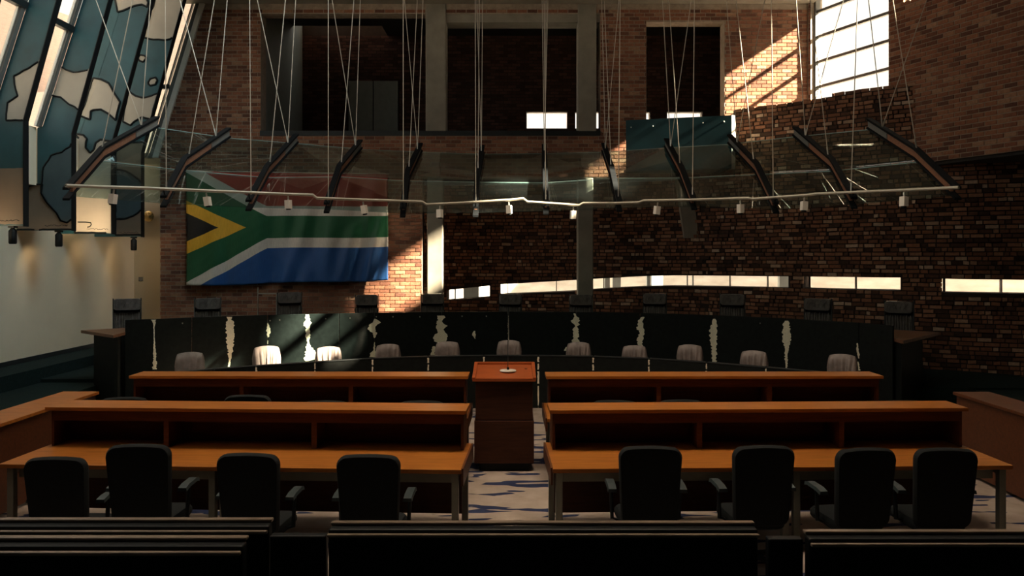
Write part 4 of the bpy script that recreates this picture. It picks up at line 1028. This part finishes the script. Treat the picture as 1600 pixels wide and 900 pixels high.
# clerks' chairs: low rounded backs with fanned pleats
def clerk_chair():
    t = empty('clerk_chair', label='x', cat='chair', group='pleated clerks chairs')
    # fluted back: rings across the width
    NX, NZ = 40, 8; q = MB(); h, w = .44, .46; idx = {}
    for side in (0, 1):
        for j in range(NZ+1):
            v = j/NZ
            for i in range(NX+1):
                u = 2*i/NX-1; ww = w/2*(1-.0*v)
                x = u*ww; top = h*(1-.10*abs(u)**2.2) if abs(u) < .78 else h*(.942-.42*((abs(u)-.78)/.22)**2.2)
                z = v*top
                fu = u*(1.25-.35*v); fl = (.0075*math.sin(fu*15+1.1)+.0045*math.sin(fu*27+.4)+.003*math.sin(fu*41+2))*(math.sin(min(1,v*1.15)*math.pi)**.5*.8+.1 if side == 0 else .2)
                y = (-.045-fl-.02*math.sin(v*math.pi)) if side == 0 else .03
                e = 1-max(abs(u)**10, v**12); y *= .35+.65*e
                idx[(side,i,j)] = len(q.v); q.v.append((x*(1-.06*(1-v)), .21+y+.05*v, .55+z))
    for j in range(NZ):
        for i in range(NX):
            q.face([idx[(0,i,j)], idx[(0,i+1,j)], idx[(0,i+1,j+1)], idx[(0,i,j+1)]]); q.face([idx[(1,i,j)], idx[(1,i,j+1)], idx[(1,i+1,j+1)], idx[(1,i+1,j)]])
        for i in (0, NX): q.face([idx[(0,i,j)], idx[(1,i,j)], idx[(1,i,j+1)], idx[(0,i,j+1)]])
    for i in range(NX):
        for j in (0, NZ): q.face([idx[(0,i,j)], idx[(0,i+1,j)], idx[(1,i+1,j)], idx[(1,i,j)]])
    q.build('backrest', M['satin'], t, 50)
    rg = lambda sc, z: [(x*sc, y*sc-.02, z) for x, y in [(p[0], p[1]-.24) for p in outline(.47,.44,.45,.08)]]
    MB().loops([rg(.95,.41), rg(1,.43), rg(1,.47), rg(.93,.50)]).build('seat', M['satin'], t, 45)
    MB().tube([(0,0,.10),(0,0,.41)], [.034,.026], 10).build('column', M['black'], t, 40)
    MB().tube([(0,.05,.42),(0,.20,.43),(0,.235,.60)], .02, 6).build('back_bar', M['black'], t, 40)
    star(t, M['black'])
    return t
CC = [(296,553),(419,543),(515,544),(607,540),(699,536),(795,534),(905,537),(991,542),(1078,541),(1176,550.5),(1314,556)]
cp = None
for k, (px, py) in enumerate(CC):
    o = clerk_chair() if cp is None else copy_tree(cp)
    if cp is None: cp = o
    kk = (px-797)/440; Y = 13.80-1.62*kk*kk
    if k == 0: Y = 12.25
    if k == 10: Y = 12.0
    z = H-(py-HY)*Y/F; X = (px-CX)*Y/F
    o.location = (X, Y, 0); o.rotation_euler.z = -math.atan2(X, Y)*1.1+random.uniform(-.08,.08)
    for ch in [c for c in COL.objects if c.parent == o]:
        if not (ch.name.startswith('star_leg') or ch.name.startswith('castor') or ch.name.startswith('column')): ch.location.z = z-.99
    o['label'] = f'taupe pleated chair behind the clerks bench, {ORD[k]} from the plaster wall'
# steel frame stand beside the third judge chair
a = at(403, 449, 16.1); b = at(432, 459, 16.1)
t = empty('frame_stand', (a.x, 16.1, .42), label='thin steel frame stand beside the third judge chair', cat='stand')
for x in (0, b.x-a.x): MB().tube([(x,0,0),(x,0,a.z-.42 if x == 0 else b.z-.42)], .012, 6).build('upright', M['steel'], t, 40)
MB().tube([(0,0,b.z-.42),(b.x-a.x,0,b.z-.42)], .012, 6).build('crossbar', M['steel'], t, 40)
MB().box(-.02, b.x-a.x+.02, -.15, .15, 0, .02).build('foot', M['steel'], t)
# ------------------------------------------------------------------ public benches in the foreground
def pew(x0, x1, y, ztop, label, rows=1, zf=0.0):
    t = empty('public_bench', ((x0+x1)/2, y, zf), label=label, cat='bench', group='black public benches')
    w = (x1-x0)/2; h = ztop-zf
    bevel(MB().box(-w, w, -.02, .05, h-.95, h-.019).build('back_panel', M['bench'], t), .01)
    bevel(MB().box(-w, w, .035, .075, h-.018, h).build('top_rail_glint', M['bench_rail_glint'], t), .006, 3)  # thin pale strips colour in the glints along the bench edges
    bevel(MB().box(-w, w, -.055, -.03, h-.052, h-.034).build('top_rail_glint', M['bench_rail_glint'], t), .006, 3)
    bevel(MB().box(-w, w, .06, .50, h-.56, h-.46).build('seat', M['bench'], t), .03, 3)
    for x in (-w+.10, w-.16): MB().box(x, x+.06, .05, .48, 0, h-.565).build('leg', M['bench'], t)
    return t
pew(-1.00, 1.34, 4.20, 1.13, 'long black public bench before the central aisle', zf=.1)
pew(-3.9, -1.34, 4.25, 1.13, 'black public bench before the front left desk', zf=.1)
pew(1.56, 4.4, 4.05, 1.135, 'black public bench before the front right desk', zf=.1)
pew(-3.2, -1.24, 3.55, 1.285, 'nearest black public bench on the plaster wall side', zf=.3)
for x0, x1, y, zt, l in ((-1.33, -1.02, 4.24, 1.065, 'black panel added to darken the gap between left and middle benches'), (1.36, 1.545, 4.1, 1.10, 'black panel added to darken the gap between middle and right benches')):
    t = empty('gap_filler', ((x0+x1)/2, y, .1), label=l, cat='filler')  # black panels added so the gaps between the benches stay dark
    w = (x1-x0)/2; bevel(MB().box(-w, w, -.03, .03, .02, zt-.1).build('filler_panel', M['bench'], t), .01)
    MB().box(w-.02, w, .031, .05, .3, .5).build('filler_tab', M['grey_frame'], t); MB().box(-w, -w+.04, -.02, .02, 0, .019).build('filler_foot', M['grey_frame'], t)
o = MB().box(-9, 12, -2.9, 5.0, 0, .10).build('floor_public', M['green_carpet']); structure(o, 'dark carpeted floor under the public benches', 'floor')
o = MB().box(-9, 12, -2.9, 3.3, .101, .30).build('floor_public_step', M['green_carpet']); structure(o, 'dark carpeted step behind the public benches', 'floor')
